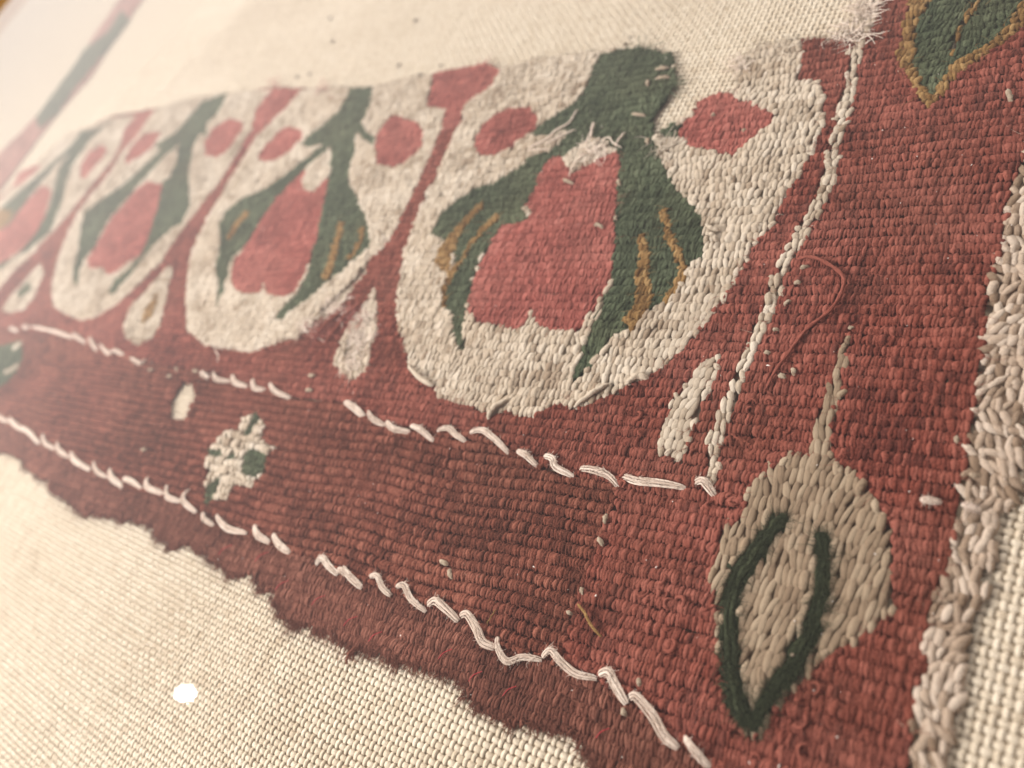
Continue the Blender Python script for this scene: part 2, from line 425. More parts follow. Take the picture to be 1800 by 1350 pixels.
PAINT = [
    ('red_ground', 'red', TOP + SELV_R[::-1] + FRINGE[::-1]),
    ('border_band', 'brown', INNER + [(1075, 900), (1050, 960), (1010, 1060), (985, 1165)] + [p for p in OUTER[::-1] if p[0] < 960] + [(-80, 700)]),
    ('worn_edge', 'fringe', [(-80, 705)] + OUTER + FRINGE[::-1]),
    ('selvage', 'selvage', SELV_L + SELV_R),
    # left side band, far end
    ('side_band', 'fadedred', [(-40, 300), (0, 267), (67, 200), (133, 110), (167, 57), (207, 0), (240, -50), (280, -50), (247, 0), (203, 60), (157, 133),
                            (117, 177), (73, 230), (30, 290), (0, 330), (-40, 370)]),
    ('side_band_leaf', 'green', [(213, 18), (187, 57), (150, 83), (120, 127), (83, 177), (63, 207), (67, 227), (98, 200), (134, 150), (168, 112), (196, 74), (226, 34)]),
    # white petals
    ('petal_a', 'white', [(1340, 80), (1405, 68), (1413, 80), (1403, 137), (1440, 143), (1447, 163), (1447, 213), (1427, 267), (1400, 313), (1370, 360),
                          (1363, 393), (1340, 410), (1323, 437), (1317, 450), (1293, 490), (1263, 533), (1233, 573), (1200, 612), (1167, 643), (1133, 663),
                          (1093, 680), (1067, 697), (1030, 713), (1010, 717), (990, 708), (953, 717), (940, 730), (910, 730), (887, 722), (860, 731),
                          (840, 717), (800, 707), (767, 697), (757, 673), (733, 660), (717, 643), (716, 623), (702, 577), (697, 537), (700, 510),
                          (707, 450), (733, 377), (750, 337), (770, 300), (787, 257), (803, 227), (817, 183), (863, 150), (880, 122), (933, 103),
                          (1033, 90), (1120, 82), (1180, 93), (1187, 143), (1150, 200), (1147, 230), (1165, 252), (1180, 225), (1195, 212), (1215, 195),
                          (1262, 162), (1282, 163), (1300, 150), (1288, 128), (1313, 100)]),
    ('petal_b', 'white', [(527, 157), (500, 193), (460, 230), (437, 263), (413, 300), (393, 333), (367, 377), (347, 417), (335, 450), (327, 517), (327, 577),
                          (340, 587), (360, 607), (400, 613), (443, 618), (483, 603), (520, 593), (545, 572), (567, 548), (590, 522), (612, 500), (633, 487),
                          (650, 455), (677, 427), (697, 400), (727, 337), (740, 307), (773, 233), (783, 192), (750, 187), (760, 130), (700, 140),
                          (657, 150), (607, 152), (560, 156)]),
    ('petal_c', 'white', [(400, 163), (333, 173), (285, 185), (273, 193), (257, 213), (233, 247), (213, 267), (197, 297), (167, 333), (140, 367), (122, 400),
                          (105, 440), (92, 490), (90, 505), (93, 537), (110, 550), (143, 562), (167, 557), (200, 537), (233, 510), (283, 460), (293, 440),
                          (327, 393), (353, 360), (380, 327), (403, 293), (423, 260), (443, 227), (450, 190), (480, 156)]),
    ('petal_d', 'white', [(240, 203), (200, 205), (150, 225), (117, 236), (95, 255), (60, 290), (30, 320), (0, 350), (-60, 400), (-60, 570), (0, 505), (30, 470),
                          (60, 443), (83, 417), (123, 373), (143, 347), (167, 317), (197, 283), (213, 250), (220, 227)]),
    # faded red stalk heads at the upper edge
    ('stalk_a', 'coral', [(763, 127), (850, 111), (880, 121), (863, 150), (817, 183), (806, 218), (776, 232), (783, 192), (750, 187)]),
    ('stalk_b', 'coral', [(480, 155), (527, 155), (500, 193), (460, 230), (437, 263), (423, 258), (443, 227), (450, 190)]),
    ('stalk_c', 'coral', [(240, 202), (274, 190), (257, 213), (233, 247), (214, 262), (218, 228)]),
    # motif a
    ('bud_a', 'coral', [(973, 273), (950, 300), (943, 327), (923, 360), (933, 377), (900, 393), (883, 390), (867, 417), (850, 447), (833, 483), (822, 517),
                        (822, 547), (840, 563), (877, 573), (903, 577), (947, 573), (970, 580), (1017, 580), (1037, 553), (1063, 510), (1077, 483),
                        (1080, 450), (1083, 400), (1083, 333), (1092, 283), (1085, 263), (1067, 270), (1033, 290), (1003, 303), (990, 277)]),
    ('petal_a', 'white', [(908, 582), (917, 570), (926, 563), (933, 545), (938, 564), (946, 582)]),
    ('petal_a', 'white', [(1066, 508), (1074, 512), (1045, 566), (1020, 590), (1012, 583), (1036, 556)]),
    ('leaf_a1', 'green', [(1050, 97), (1040, 133), (1030, 160), (1007, 180), (977, 200), (950, 217), (930, 223), (927, 233), (947, 240), (975, 235), (1000, 225),
                          (985, 250), (967, 265), (933, 273), (917, 290), (890, 307), (867, 320), (833, 330), (807, 347), (777, 373), (760, 397), (758, 413),
                          (773, 420), (797, 430), (800, 470), (786, 505), (778, 537), (793, 552), (797, 590), (807, 617), (815, 617), (813, 583), (817, 550),
                          (822, 517), (832, 483), (845, 450), (867, 417), (883, 393), (900, 393), (930, 385), (920, 360), (943, 327), (950, 300), (973, 273),
                          (990, 277), (1027, 247), (1050, 240), (1075, 150), (1083, 100)]),
    ('leaf_a2', 'green', [(1050, 97), (1083, 87), (1120, 82), (1180, 93), (1186, 143), (1167, 180), (1150, 200), (1147, 230), (1155, 265), (1163, 283), (1170, 303),
                          (1187, 327), (1200, 343), (1220, 363), (1233, 383), (1233, 417), (1236, 450), (1207, 462), (1197, 485), (1187, 510), (1167, 532),
                          (1147, 535), (1113, 563), (1097, 583), (1067, 593), (1057, 613), (1043, 637), (1023, 660), (1007, 668), (1013, 640), (1027, 610),
                          (1037, 577), (1057, 537), (1073, 500), (1080, 450), (1081, 400), (1083, 333), (1090, 283), (1085, 262), (1060, 250), (1040, 240), (1030, 160)]),
    ('petal_a', 'white', [(1047, 240), (1073, 250), (1067, 268), (1033, 288), (1005, 302), (1027, 268)]),
    ('leaf_a2', 'green', [(1163, 229), (1180, 213), (1194, 220), (1198, 234), (1173, 242)]),
    ('vein_a', 'ochre', stroke([(1164, 368), (1172, 390), (1176, 415), (1190, 440), (1198, 462), (1194, 488), (1176, 515), (1166, 530)], 12, 9)),
    ('vein_a', 'ochre', [(1122, 412), (1132, 410), (1142, 445), (1140, 480), (1147, 517), (1143, 533), (1122, 562), (1107, 585), (1097, 562), (1117, 537), (1118, 495), (1124, 450)]),
    ('vein_a', 'ochre', [(845, 357), (822, 378), (793, 410), (770, 437), (762, 462), (786, 480), (795, 450), (803, 420), (828, 385), (850, 362)]),
    ('vein_a', 'ochre', stroke([(877, 377), (853, 397), (833, 420), (817, 447), (795, 477), (783, 505), (779, 538)], 9, 6)),
    ('berry_a1', 'coral', [(890, 190), (933, 187), (947, 207), (943, 225), (927, 235), (897, 260), (867, 273), (840, 272), (833, 247), (847, 220), (867, 200)]),
    ('berry_a2', 'coral', [(1200, 213), (1217, 197), (1233, 173), (1260, 161), (1287, 163), (1303, 177), (1323, 173), (1337, 190), (1361, 197), (1360, 214),
                           (1333, 230), (1320, 250), (1297, 263), (1290, 274), (1250, 263), (1217, 260), (1200, 240), (1190, 230)]),
    # motif b
    ('bud_b', 'coral', [(535, 296), (510, 320), (490, 343), (460, 383), (430, 433), (410, 460), (405, 490), (413, 510), (443, 518), (459, 514), (463, 496), (467, 517),
                        (500, 522), (520, 510), (547, 457), (560, 400), (573, 333), (577, 308), (560, 325)]),
    ('leaf_b1', 'green', [(640, 165), (613, 153), (607, 175), (596, 192), (567, 220), (547, 233), (527, 253), (540, 258), (567, 253), (533, 280), (500, 307), (467, 330), (427, 347), (397, 370),
                          (383, 397), (388, 420), (383, 450), (377, 470), (383, 500), (380, 543), (390, 517), (403, 470), (411, 450), (430, 433), (460, 383),
                          (490, 343), (510, 320), (540, 292), (580, 257), (620, 210)]),
    ('leaf_b2', 'green', [(613, 153), (657, 152), (650, 187), (637, 213), (643, 230), (660, 240), (655, 252), (637, 245), (627, 227), (625, 260), (617, 283), (613, 320), (630, 350), (650, 400), (650, 432),
                          (640, 442), (620, 457), (600, 477), (567, 500), (547, 520), (520, 540), (493, 563), (483, 557), (493, 543), (520, 517), (540, 483), (547, 450),
                          (560, 400), (573, 333), (580, 300), (580, 258), (600, 200)]),
    ('petal_b', 'white', [(581, 257), (560, 275), (540, 295), (530, 315), (535, 332), (550, 334), (570, 312), (580, 288)]),
    ('vein_b', 'ochre', stroke([(600, 392), (592, 425), (583, 460), (570, 490)], 9, 12)),
    ('vein_b', 'ochre', stroke([(436, 372), (415, 396), (400, 420)], 9, 7)),
    ('vein_b', 'ochre', stroke([(638, 400), (630, 430), (612, 455)], 6, 6)),
    ('berry_b1', 'coral', [(507, 220), (530, 227), (533, 240), (513, 263), (483, 283), (457, 285), (453, 273), (473, 247), (490, 227)]),
    ('berry_b2', 'coral', [(690, 200), (733, 213), (747, 233), (740, 257), (710, 287), (690, 293), (660, 287), (657, 250), (670, 220)]),
    # motif c
    ('bud_c', 'coral', [(263, 317), (240, 330), (213, 362), (187, 393), (163, 440), (152, 455), (157, 473), (180, 470), (187, 483), (207, 477), (227, 460), (247, 447),
                        (263, 407), (277, 367), (288, 322), (273, 322)]),
    ('leaf_c1', 'green', [(400, 163), (357, 177), (323, 217), (307, 233), (283, 247), (267, 260), (283, 257), (277, 267), (253, 290), (217, 323), (187, 343), (150, 370), (143, 390), (137, 443), (127, 477), (130, 503),
                          (137, 500), (140, 470), (150, 450), (163, 437), (187, 390), (213, 360), (240, 327), (263, 303), (287, 277), (313, 255), (350, 210)]),
    ('leaf_c2', 'green', [(400, 163), (383, 197), (362, 218), (363, 240), (352, 234), (340, 257), (333, 290), (330, 320), (333, 360), (320, 393), (300, 403), (277, 423), (253, 450), (233, 477),
                          (213, 497), (197, 517), (190, 513), (200, 493), (227, 470), (247, 447), (263, 407), (277, 367), (287, 320), (300, 310), (313, 257), (345, 200)]),
    ('petal_c', 'white', [(313, 257), (287, 283), (267, 303), (263, 317), (273, 322), (300, 307), (310, 283)]),
    ('berry_c1', 'coral', [(253, 233), (283, 230), (273, 250), (253, 270), (227, 287), (217, 287), (227, 263)]),
    ('berry_c2', 'coral', [(403, 207), (427, 213), (423, 230), (400, 263), (380, 277), (360, 273), (360, 250), (373, 227)]),
    # motif d
    ('bud_d', 'coral', [(83, 327), (92, 335), (77, 383), (57, 417), (33, 443), (0, 463), (-50, 490), (-50, 430), (0, 403), (17, 393), (27, 377), (47, 353), (70, 327)]),
    ('leaf_d1', 'green', [(197, 210), (167, 227), (143, 230), (127, 253), (97, 280), (67, 307), (33, 337), (0, 367), (-40, 395), (-40, 430), (0, 403), (17, 393), (27, 377), (47, 353), (70, 320), (100, 288), (150, 245)]),
    ('leaf_d2', 'green', [(197, 210), (160, 243), (143, 267), (127, 290), (117, 317), (110, 350), (87, 407), (50, 440), (20, 455), (0, 475), (-5, 466), (30, 447), (57, 417), (77, 383), (90, 353), (97, 320), (103, 297), (140, 245)]),
    ('vein_d', 'ochre', [(-30, 395), (0, 367), (22, 372), (14, 390), (0, 400), (-30, 420)]),
    ('berry_d1', 'coral', [(67, 287), (70, 293), (53, 310), (30, 327), (20, 330), (33, 303)]),
    ('berry_d2', 'coral', [(180, 253), (190, 263), (173, 287), (150, 313), (140, 313), (140, 293), (157, 267)]),
    # seeds between the petals
    ('seed_a', 'white', [(1265, 622), (1263, 650), (1247, 693), (1232, 735), (1215, 750), (1207, 785), (1197, 813), (1175, 805), (1153, 793), (1160, 757), (1172, 722),
                         (1185, 697), (1203, 675), (1220, 655), (1240, 633)]),
    ('red_ground', 'red', [(1236, 700), (1246, 690), (1234, 735), (1222, 742)]),
    ('seed_b', 'white', [(660, 505), (663, 540), (660, 575), (652, 615), (643, 650), (625, 668), (610, 660), (585, 640), (590, 620), (607, 580), (633, 543), (648, 520)]),
    ('seed_c', 'white', [(297, 465), (303, 475), (293, 517), (280, 573), (267, 593), (240, 605), (220, 593), (218, 570), (233, 533), (267, 497)]),
    ('seed_c_core', 'ochre', [(277, 513), (274, 538), (262, 560), (247, 568), (257, 540)]),
    ('seed_d', 'white', [(73, 463), (77, 480), (60, 520), (43, 543), (20, 550), (3, 547), (13, 527), (37, 500), (60, 473)]),
    ('seed_d_core', 'green', [(50, 493), (57, 507), (37, 523), (28, 517)]),
    # torn strip and hole, linen shows
    ('hole', None, [(650, 455), (643, 478), (622, 500), (607, 527), (578, 553), (557, 568), (562, 545), (587, 520), (612, 495), (632, 475)]),
    ('hole', None, [(612, 588), (640, 580), (632, 625), (612, 640), (600, 625)]),
    ('hole', None, [(323, 670), (337, 673), (343, 697), (333, 713), (323, 740), (297, 737), (297, 707), (310, 687)]),
    # corner leaf
    ('corner_leaf', 'longwhite', [(1387, 797), (1420, 802), (1450, 806), (1467, 810), (1497, 827), (1523, 860), (1545, 895), (1565, 918), (1567, 983), (1570, 1047), (1567, 1078),
                              (1533, 1100), (1500, 1130), (1453, 1147), (1433, 1173), (1405, 1203), (1385, 1215), (1345, 1260), (1327, 1297), (1305, 1280), (1275, 1220),
                              (1262, 1160), (1260, 1087), (1257, 1033), (1247, 1013), (1263, 963), (1267, 927), (1293, 917), (1313, 887), (1307, 862), (1333, 840), (1367, 817)]),
    ('corner_leaf', 'longwhite', [(1497, 583), (1493, 607), (1483, 650), (1480, 697), (1467, 717), (1463, 750), (1460, 803), (1450, 847), (1433, 847), (1430, 800), (1427, 787),
                              (1433, 740), (1453, 693), (1467, 650), (1477, 613)]),
    ('corner_leaf_outline', 'darkgreen', [(1370, 898), (1390, 907), (1383, 927), (1357, 937), (1340, 977), (1323, 1010), (1303, 1047), (1297, 1100), (1303, 1153), (1307, 1200),
                                          (1307, 1240), (1333, 1267), (1330, 1282), (1300, 1277), (1280, 1250), (1267, 1200), (1263, 1150), (1267, 1100), (1263, 1040), (1277, 1027),
                                          (1277, 993), (1293, 980), (1313, 967), (1333, 933), (1353, 910)]),
    ('corner_leaf_outline', 'darkgreen', [(1433, 935), (1453, 943), (1460, 977), (1460, 1027), (1450, 1077), (1443, 1117), (1413, 1160), (1397, 1197), (1367, 1227), (1343, 1253),
                                          (1330, 1278), (1313, 1255), (1340, 1223), (1357, 1187), (1390, 1140), (1407, 1103), (1423, 1073), (1430, 1033), (1433, 983), (1430, 953)]),
    # white cord line up the right side
    ('cord_line', 'white', stroke([(1506, 84), (1497, 133), (1484, 187), (1476, 227), (1466, 267), (1453, 320), (1440, 353), (1423, 387), (1400, 427), (1382, 457), (1363, 503),
                                   (1347, 547), (1327, 597), (1310, 637), (1293, 683), (1280, 717), (1263, 757), (1252, 810), (1250, 852)], 20, 19)),
    ('cord_line', 'white', [(1540, -40), (1552, -40), (1545, 10), (1530, 50), (1512, 90), (1503, 88), (1498, 60), (1505, 25)]),
    # top right leaf
    ('side_leaf_outline', 'ochre', [(1600, -50), (1600, 0), (1593, 33), (1583, 77), (1577, 100), (1593, 127), (1613, 157), (1627, 190), (1640, 180), (1667, 153), (1687, 127),
                                    (1720, 103), (1767, 70), (1800, 43), (1850, 0), (1870, -50)]),
    ('side_leaf', 'green', [(1640, -50), (1637, 0), (1613, 33), (1607, 67), (1603, 110), (1620, 143), (1637, 168), (1657, 143), (1670, 123), (1683, 103), (1720, 87), (1750, 67),
                            (1767, 50), (1787, 17), (1797, 0), (1815, -50)]),
    ('side_leaf_outline', 'ochre', stroke([(1722, -30), (1715, 5), (1700, 28), (1688, 50), (1676, 76), (1672, 95)], 9, 5)),
    # rosettes in the lower band
    ('rosette', 'chunkywhite', [(427, 733), (447, 727), (463, 743), (457, 770), (480, 787), (467, 803), (467, 823), (447, 843), (443, 857), (413, 850), (397, 877), (360, 880),
                          (360, 843), (363, 803), (373, 783), (397, 757), (417, 753)]),
    ('rosette_spot', 'green', [(433, 787), (467, 797), (467, 823), (447, 840), (423, 833), (427, 803)]),
    ('rosette_spot', 'green', [(368, 790), (397, 787), (387, 802), (366, 804)]),
    ('rosette_spot', 'green', [(398, 806), (417, 789), (416, 803), (404, 812)]),
    ('rosette_spot', 'green', [(428, 762), (450, 722), (455, 735), (434, 766)]),
    ('rosette_spot', 'green', [(358, 882), (359, 860), (390, 830), (384, 852), (370, 882)]),
    ('far_rosette', 'green', [(-40, 612), (0, 607), (37, 597), (40, 623), (33, 647), (17, 667), (0, 680), (-40, 700)]),
    ('far_rosette_edge', 'white', stroke([(8, 655), (22, 648), (32, 640)], 6, 5)),
    ('far_rosette_edge', 'white', stroke([(22, 613), (32, 605), (38, 598)], 5, 4)),
]
CLASS = {}
KEYS = ['none']
for k, c, _ in PAINT:
    if k not in KEYS:
        KEYS.append(k); CLASS[k] = c

# raster of part ids over the cloth plane
U0, U1, V0, V1, RES = -330.0, 95.0, -190.0, 75.0, 0.15
NU, NV = int((U1 - U0) / RES), int((V1 - V0) / RES)
LAB = np.zeros((NV, NU), np.uint8)
for key, c, poly in PAINT:
    P = to_cloth(poly)
    x, y = P[:, 0], P[:, 1]
    a0, a1 = max(0, int((x.min() - U0) / RES) - 1), min(NU, int((x.max() - U0) / RES) + 2)
    b0, b1 = max(0, int((y.min() - V0) / RES) - 1), min(NV, int((y.max() - V0) / RES) + 2)
    if a1 <= a0 or b1 <= b0:
        continue
    gx = U0 + (np.arange(a0, a1) + 0.5) * RES
    sub = LAB[b0:b1, a0:a1]
    val = 0 if c is None else KEYS.index(key)
    xn, yn = np.roll(x, -1), np.roll(y, -1)
    for r in range(b1 - b0):
        gy = V0 + (b0 + r + 0.5) * RES
        hit = (y > gy) != (yn > gy)
        if not hit.any():
            continue
        xs = np.sort(x[hit] + (gy - y[hit]) / (yn[hit] - y[hit]) * (xn[hit] - x[hit]))
        inside = (np.searchsorted(xs, gx) % 2) == 1
        sub[r][inside] = val


def label_at(u, v):
    i = ((u - U0) / RES).astype(int); j = ((v - V0) / RES).astype(int)
    ok = (i >= 0) & (i < NU) & (j >= 0) & (j < NV)
    return np.where(ok, LAB[np.clip(j, 0, NV - 1), np.clip(i, 0, NU - 1)], 0)


KCLASS = np.array(['none'] + [CLASS[k] or 'none' for k in KEYS[1:]])

# ------------------------------------------------------------------ linen backing
backing = bpy.data.objects.new('linen_backing', None)
link(backing)
backing['kind'] = 'structure'
FX0, FX1, FY0, FY1 = -404.0, 150.0, -300.0, 150.0        # inside of the frame, cloth mm


def box_mesh(name, x0, x1, y0, y1, z0, z1, mat):
    v = [W(np.array(a), np.array(b), np.array(c)) for c in (z0, z1) for b in (y0, y1) for a in (x0, x1)]
    f = [(0, 1, 3, 2), (4, 6, 7, 5), (0, 4, 5, 1), (2, 3, 7, 6), (0, 2, 6, 4), (1, 5, 7, 3)]
    me = bpy.data.meshes.new(name)
    me.from_pydata([tuple(map(float, p)) for p in v], [], f)
    me.update()
    import bmesh
    bm = bmesh.new(); bm.from_mesh(me); bmesh.ops.recalc_face_normals(bm, faces=bm.faces); bm.to_mesh(me); bm.free()
    if mat:
        me.materials.append(mat)
    return me


link(bpy.data.objects.new('mount_board', box_mesh('mount_board', FX0 - 8, FX1 + 8, FY0 - 8, FY1 + 8, -3.0, -0.16, M['board'])), backing)

PU, PV = 0.9, 0.945
iu = np.arange(int(FX0 / PU), int(FX1 / PU) + 1)
jv = np.arange(int(FY0 / PV), int(FY1 / PV) + 1)
I, J = np.meshgrid(iu, jv)
I, J = I.ravel(), J.ravel()
cu = I * PU + 0.07 * vnoise(J * 0.31, I * 0.07) + 0.45 * vnoise(I * 0.05, J * 0.03) + 0.05 * vnoise(I * 0.9, J * 0.05)
cv = J * PV + 0.45 * vnoise(I * 0.03 + 9, J * 0.06) + 0.05 * vnoise(I * 0.05, J * 0.9 + 3)
px, dep = to_pixel(np.stack([cu, cv], 1), 0.2)
lab = label_at(cu, cv)
# linen seen: in frame (with a margin), not covered by the cloth interior
def covered(u, v, r):
    c = np.ones(len(u), bool)
    for a in np.linspace(0, 2 * np.pi, 8, endpoint=False):
        c &= label_at(u + r * np.cos(a), v + r * np.sin(a)) > 0
    return c
infr = (px[:, 0] > -200) & (px[:, 0] < 2150) & (px[:, 1] > -220) & (px[:, 1] < 1600) & (dep > 0)
scale = F_PX / dep                                   # px per mm
need = infr & ~covered(cu, cv, 2.4)
near = need & (scale > 8.2)
far = need & (scale <= 8.2) & (scale > 5.2)
print('linen crossings near', near.sum(), 'far', far.sum())


def linen_mesh(name, sel, n, m):
    i, j, u, v = I[sel], J[sel], cu[sel], cv[sel]
    N = len(i)
    over_u = (i + j) % 2 == 0
    thick_u = 1 + 0.06 * vnoise(j * 0.9, j * 0.31) + 0.08 * vnoise(i * 0.13, j * 1.7)
    thick_v = 1 + 0.06 * vnoise(i * 0.9 + 5, i * 0.31) + 0.08 * vnoise(i * 1.7, j * 0.13)
    ang = np.where(over_u, np.pi / 2, 0) + rng.normal(0, 0.03, N)
    L = np.where(over_u, PU, PV) * 1.72
    wd = np.where(over_u, PV * 0.88 * thick_u, PU * 0.80 * thick_v)
    tone = np.clip(0.5 + 0.13 * vnoise(j * 0.7 + 3, i * 0.02) * over_u + 0.13 * vnoise(i * 0.7, j * 0.02) * ~over_u + 0.12 * vnoise(i * 0.04, j * 0.05) + rng.normal(0, 0.09, N), 0, 1)
    V, Q, Y, T = spindles(np.stack([u, v], 1) + rng.normal(0, 0.015, (N, 2)), ang, L, wd, np.full(N, 0.25), np.full(N, 0.08), rng.normal(0, 0.012, N), tone, n, m, 0.30, 0.95, 0.035, 0.75)
    return mesh_from(name, V, Q, M['linen'], Y, T)


o = link(bpy.data.objects.new('woven_thread', linen_mesh('woven_thread', near, 6, 5)), backing); o['kind'] = 'stuff'
o = link(bpy.data.objects.new('woven_thread', linen_mesh('woven_thread_far', far, 6, 5)), backing); o['kind'] = 'stuff'


def mat_far_linen():
    """the same weave where a thread is under five pixels: a finely ribbed sheet"""
    m = bpy.data.materials.new('linen_cloth')
    m.use_nodes = True
    n, l = m.node_tree.nodes, m.node_tree.links
    b = n['Principled BSDF']; b.inputs['Roughness'].default_value = 0.85; b.inputs['Specular IOR Level'].default_value = 0.15
    tc = n.new('ShaderNodeTexCoord')
    sx = n.new('ShaderNodeSeparateXYZ'); l.new(tc.outputs['Object'], sx.inputs[0])
    out = []
    for ax, p in ((0, PU), (1, PV)):
        mu = n.new('ShaderNodeMath'); mu.operation = 'MULTIPLY'; mu.inputs[1].default_value = 2 * math.pi / (p * MM) / 2
        l.new(sx.outputs[ax], mu.inputs[0])
        s = n.new('ShaderNodeMath'); s.operation = 'SINE'; l.new(mu.outputs[0], s.inputs[0]); out.append(s)
    pr = n.new('ShaderNodeMath'); pr.operation = 'MULTIPLY'
    l.new(out[0].outputs[0], pr.inputs[0]); l.new(out[1].outputs[0], pr.inputs[1])
    ab = n.new('ShaderNodeMath'); ab.operation = 'ABSOLUTE'; l.new(pr.outputs[0], ab.inputs[0])
    r = n.new('ShaderNodeValToRGB')
    r.color_ramp.elements[0].position = 0.0; r.color_ramp.elements[0].color = (0.47, 0.38, 0.28, 1)
    r.color_ramp.elements[1].position = 0.45; r.color_ramp.elements[1].color = (0.59, 0.51, 0.40, 1)
    l.new(ab.outputs[0], r.inputs[0]); l.new(r.outputs[0], b.inputs['Base Color'])
    bp = n.new('ShaderNodeBump'); bp.inputs['Strength'].default_value = 0.6; bp.inputs['Distance'].default_value = 0.0002
    l.new(ab.outputs[0], bp.inputs['Height']); l.new(bp.outputs[0], b.inputs['Normal'])
    return m


# sheet covers only where no single threads are built
cell = 6.0
gx = np.arange(FX0, FX1, cell); gy = np.arange(FY0, FY1, cell)
GX, GY = np.meshgrid(gx, gy)
c = np.stack([GX.ravel() + cell / 2, GY.ravel() + cell / 2], 1)
pxc, dc = to_pixel(c, 0.2)
sheet = ~((dc > 0) & (F_PX / np.maximum(dc, 1) > 5.6) & (pxc[:, 0] > -120) & (pxc[:, 0] < 2070) & (pxc[:, 1] > -140) & (pxc[:, 1] < 1520))
gxs, gys = c[sheet, 0] - cell / 2, c[sheet, 1] - cell / 2
k = len(gxs)
V = np.stack([W(gxs + a, gys + b, np.full(k, 0.10)) for a, b in ((0, cell), (cell, cell), (cell, 0), (0, 0))], 1).reshape(-1, 3)
o = link(bpy.data.objects.new('linen_cloth', mesh_from('linen_cloth', V, np.arange(4 * k).reshape(-1, 4), mat_far_linen(), smooth=False)), backing)
o['kind'] = 'stuff'

# ------------------------------------------------------------------ tapestry
tap = bpy.data.objects.new('tapestry_fragment', None)
link(tap)
tap['label'] = 'worn red wool tapestry fragment with white petals, red buds and green leaves, laid on linen'
tap['category'] = 'tapestry'

SKEW = 0.08                                 # rib spacing; ribs run a little off the linen
# class: pitch, width, height, lift, lean noise, tone noise, n, m
# pitch, width, height, lift, lean, tone noise, rings, sides, rib, length factor
PAR = {
    'white': (0.80, 0.99, 0.38, 0.84, 0.22, 0.14, 9, 7, 1.5, 1.62),
    'longwhite': (0.74, 0.86, 0.42, 0.86, 0.24, 0.15, 11, 7, 1.9, 1.85),
    'chunkywhite': (1.15, 1.35, 0.55, 0.86, 0.22, 0.14, 8, 7, 1.7, 1.35),
    'selvage': (0.85, 0.92, 0.48, 0.66, 0.95, 0.28, 10, 7, 1.4, 1.8),
    'red': (0.42, 0.70, 0.28, 0.85, 0.14, 0.24, 7, 5, 1.5, 1.22),
    'brown': (0.43, 0.69, 0.36, 0.81, 0.12, 0.24, 7, 5, 1.55, 1.10),
    'fringe': (0.48, 0.64, 0.36, 0.56, 0.34, 0.20, 6, 5, 1.5, 1.4),
    'coral': (0.46, 0.66, 0.25, 0.82, 0.20, 0.16, 6, 5, 1.5, 1.34),
    'fadedred': (0.60, 0.80, 0.30, 0.70, 0.2, 0.16, 6, 5, 1.5, 1.34),
    'green': (0.48, 0.76, 0.26, 0.80, 0.45, 0.22, 6, 5, 1.5, 1.4),
    'darkgreen': (0.54, 0.90, 0.36, 0.70, 0.40, 0.22, 6, 6, 1.5, 1.45),
    'ochre': (0.48, 0.78, 0.42, 0.88, 0.45, 0.22, 6, 5, 1.5, 1.4),
}
MATOF = {'chunkywhite': 'white'}
NS = 6
STITCH = {}                                           # part id -> arrays
for cls, (pitch, wd, ht, lift, lean, tno, n, m, RIB, LF) in PAR.items():
    us = np.arange(U0, U1, pitch)
    rs = np.arange(int((V0 - 40) / RIB), int((V1 + 40) / RIB))
    Ug, Rg = np.meshgrid(us, rs)
    Ug = Ug + (Rg % 2) * pitch / 2
    Vg = Rg * RIB - SKEW * Ug + 0.55 * vnoise(Ug / 17, Rg * RIB / 23) + 0.17 * vnoise(Ug / 3.3, Rg * 3.7) + 0.08 * vnoise(Ug / 1.1, Rg * 5.3)
    Ug = Ug + rng.normal(0, 0.13 * pitch, Ug.shape) + 0.5 * pitch * vnoise(Ug / 2.7 + 11, Rg * 2.9)
    u, v, rr = Ug.ravel(), Vg.ravel(), Rg.ravel()
    ok = (u > U0 + 3) & (u < U1 - 3) & (v > V0 + 3) & (v < V1 - 3)
    u, v, rr = u[ok], v[ok], rr[ok]
    offs = (np.arange(NS) + 0.5) / NS - 0.5
    jit = 0.14
    ju = u + jit * rng.normal(0, 1, len(u))
    labs = np.stack([label_at(ju, v + d * RIB + jit * rng.normal(0, .7, len(u))) for d in offs], 1)
    cand = np.isin(KCLASS[labs], [cls])
    for pid in [i for i in range(1, len(KEYS)) if KCLASS[i] == cls]:
        mk = labs == pid
        cnt = mk.sum(1)
        s = cnt >= (2 if cls not in ('ochre', 'darkgreen') else 1)
        if not s.any():
            continue
        cen = (mk[s] * offs).sum(1) / cnt[s] * RIB
        frac = cnt[s] / NS
        uu, vv, r_ = u[s], v[s] + cen, rr[s]
        p, d = to_pixel(np.stack([uu, vv], 1), 0.8)
        vis = (p[:, 0] > -160) & (p[:, 0] < 2000) & (p[:, 1] > -160) & (p[:, 1] < 1520)
        uu, vv, r_, frac = uu[vis], vv[vis], r_[vis], frac[vis]
        if not len(uu):
            continue
        N = len(uu)
        STITCH[pid] = dict(u=uu, v=vv, r=r_, frac=frac, px=p[vis], dep=d[vis], cls=cls)

print('stitches', {KEYS[k]: len(s['u']) for k, s in STITCH.items()}, sum(len(s['u']) for s in STITCH.values()))

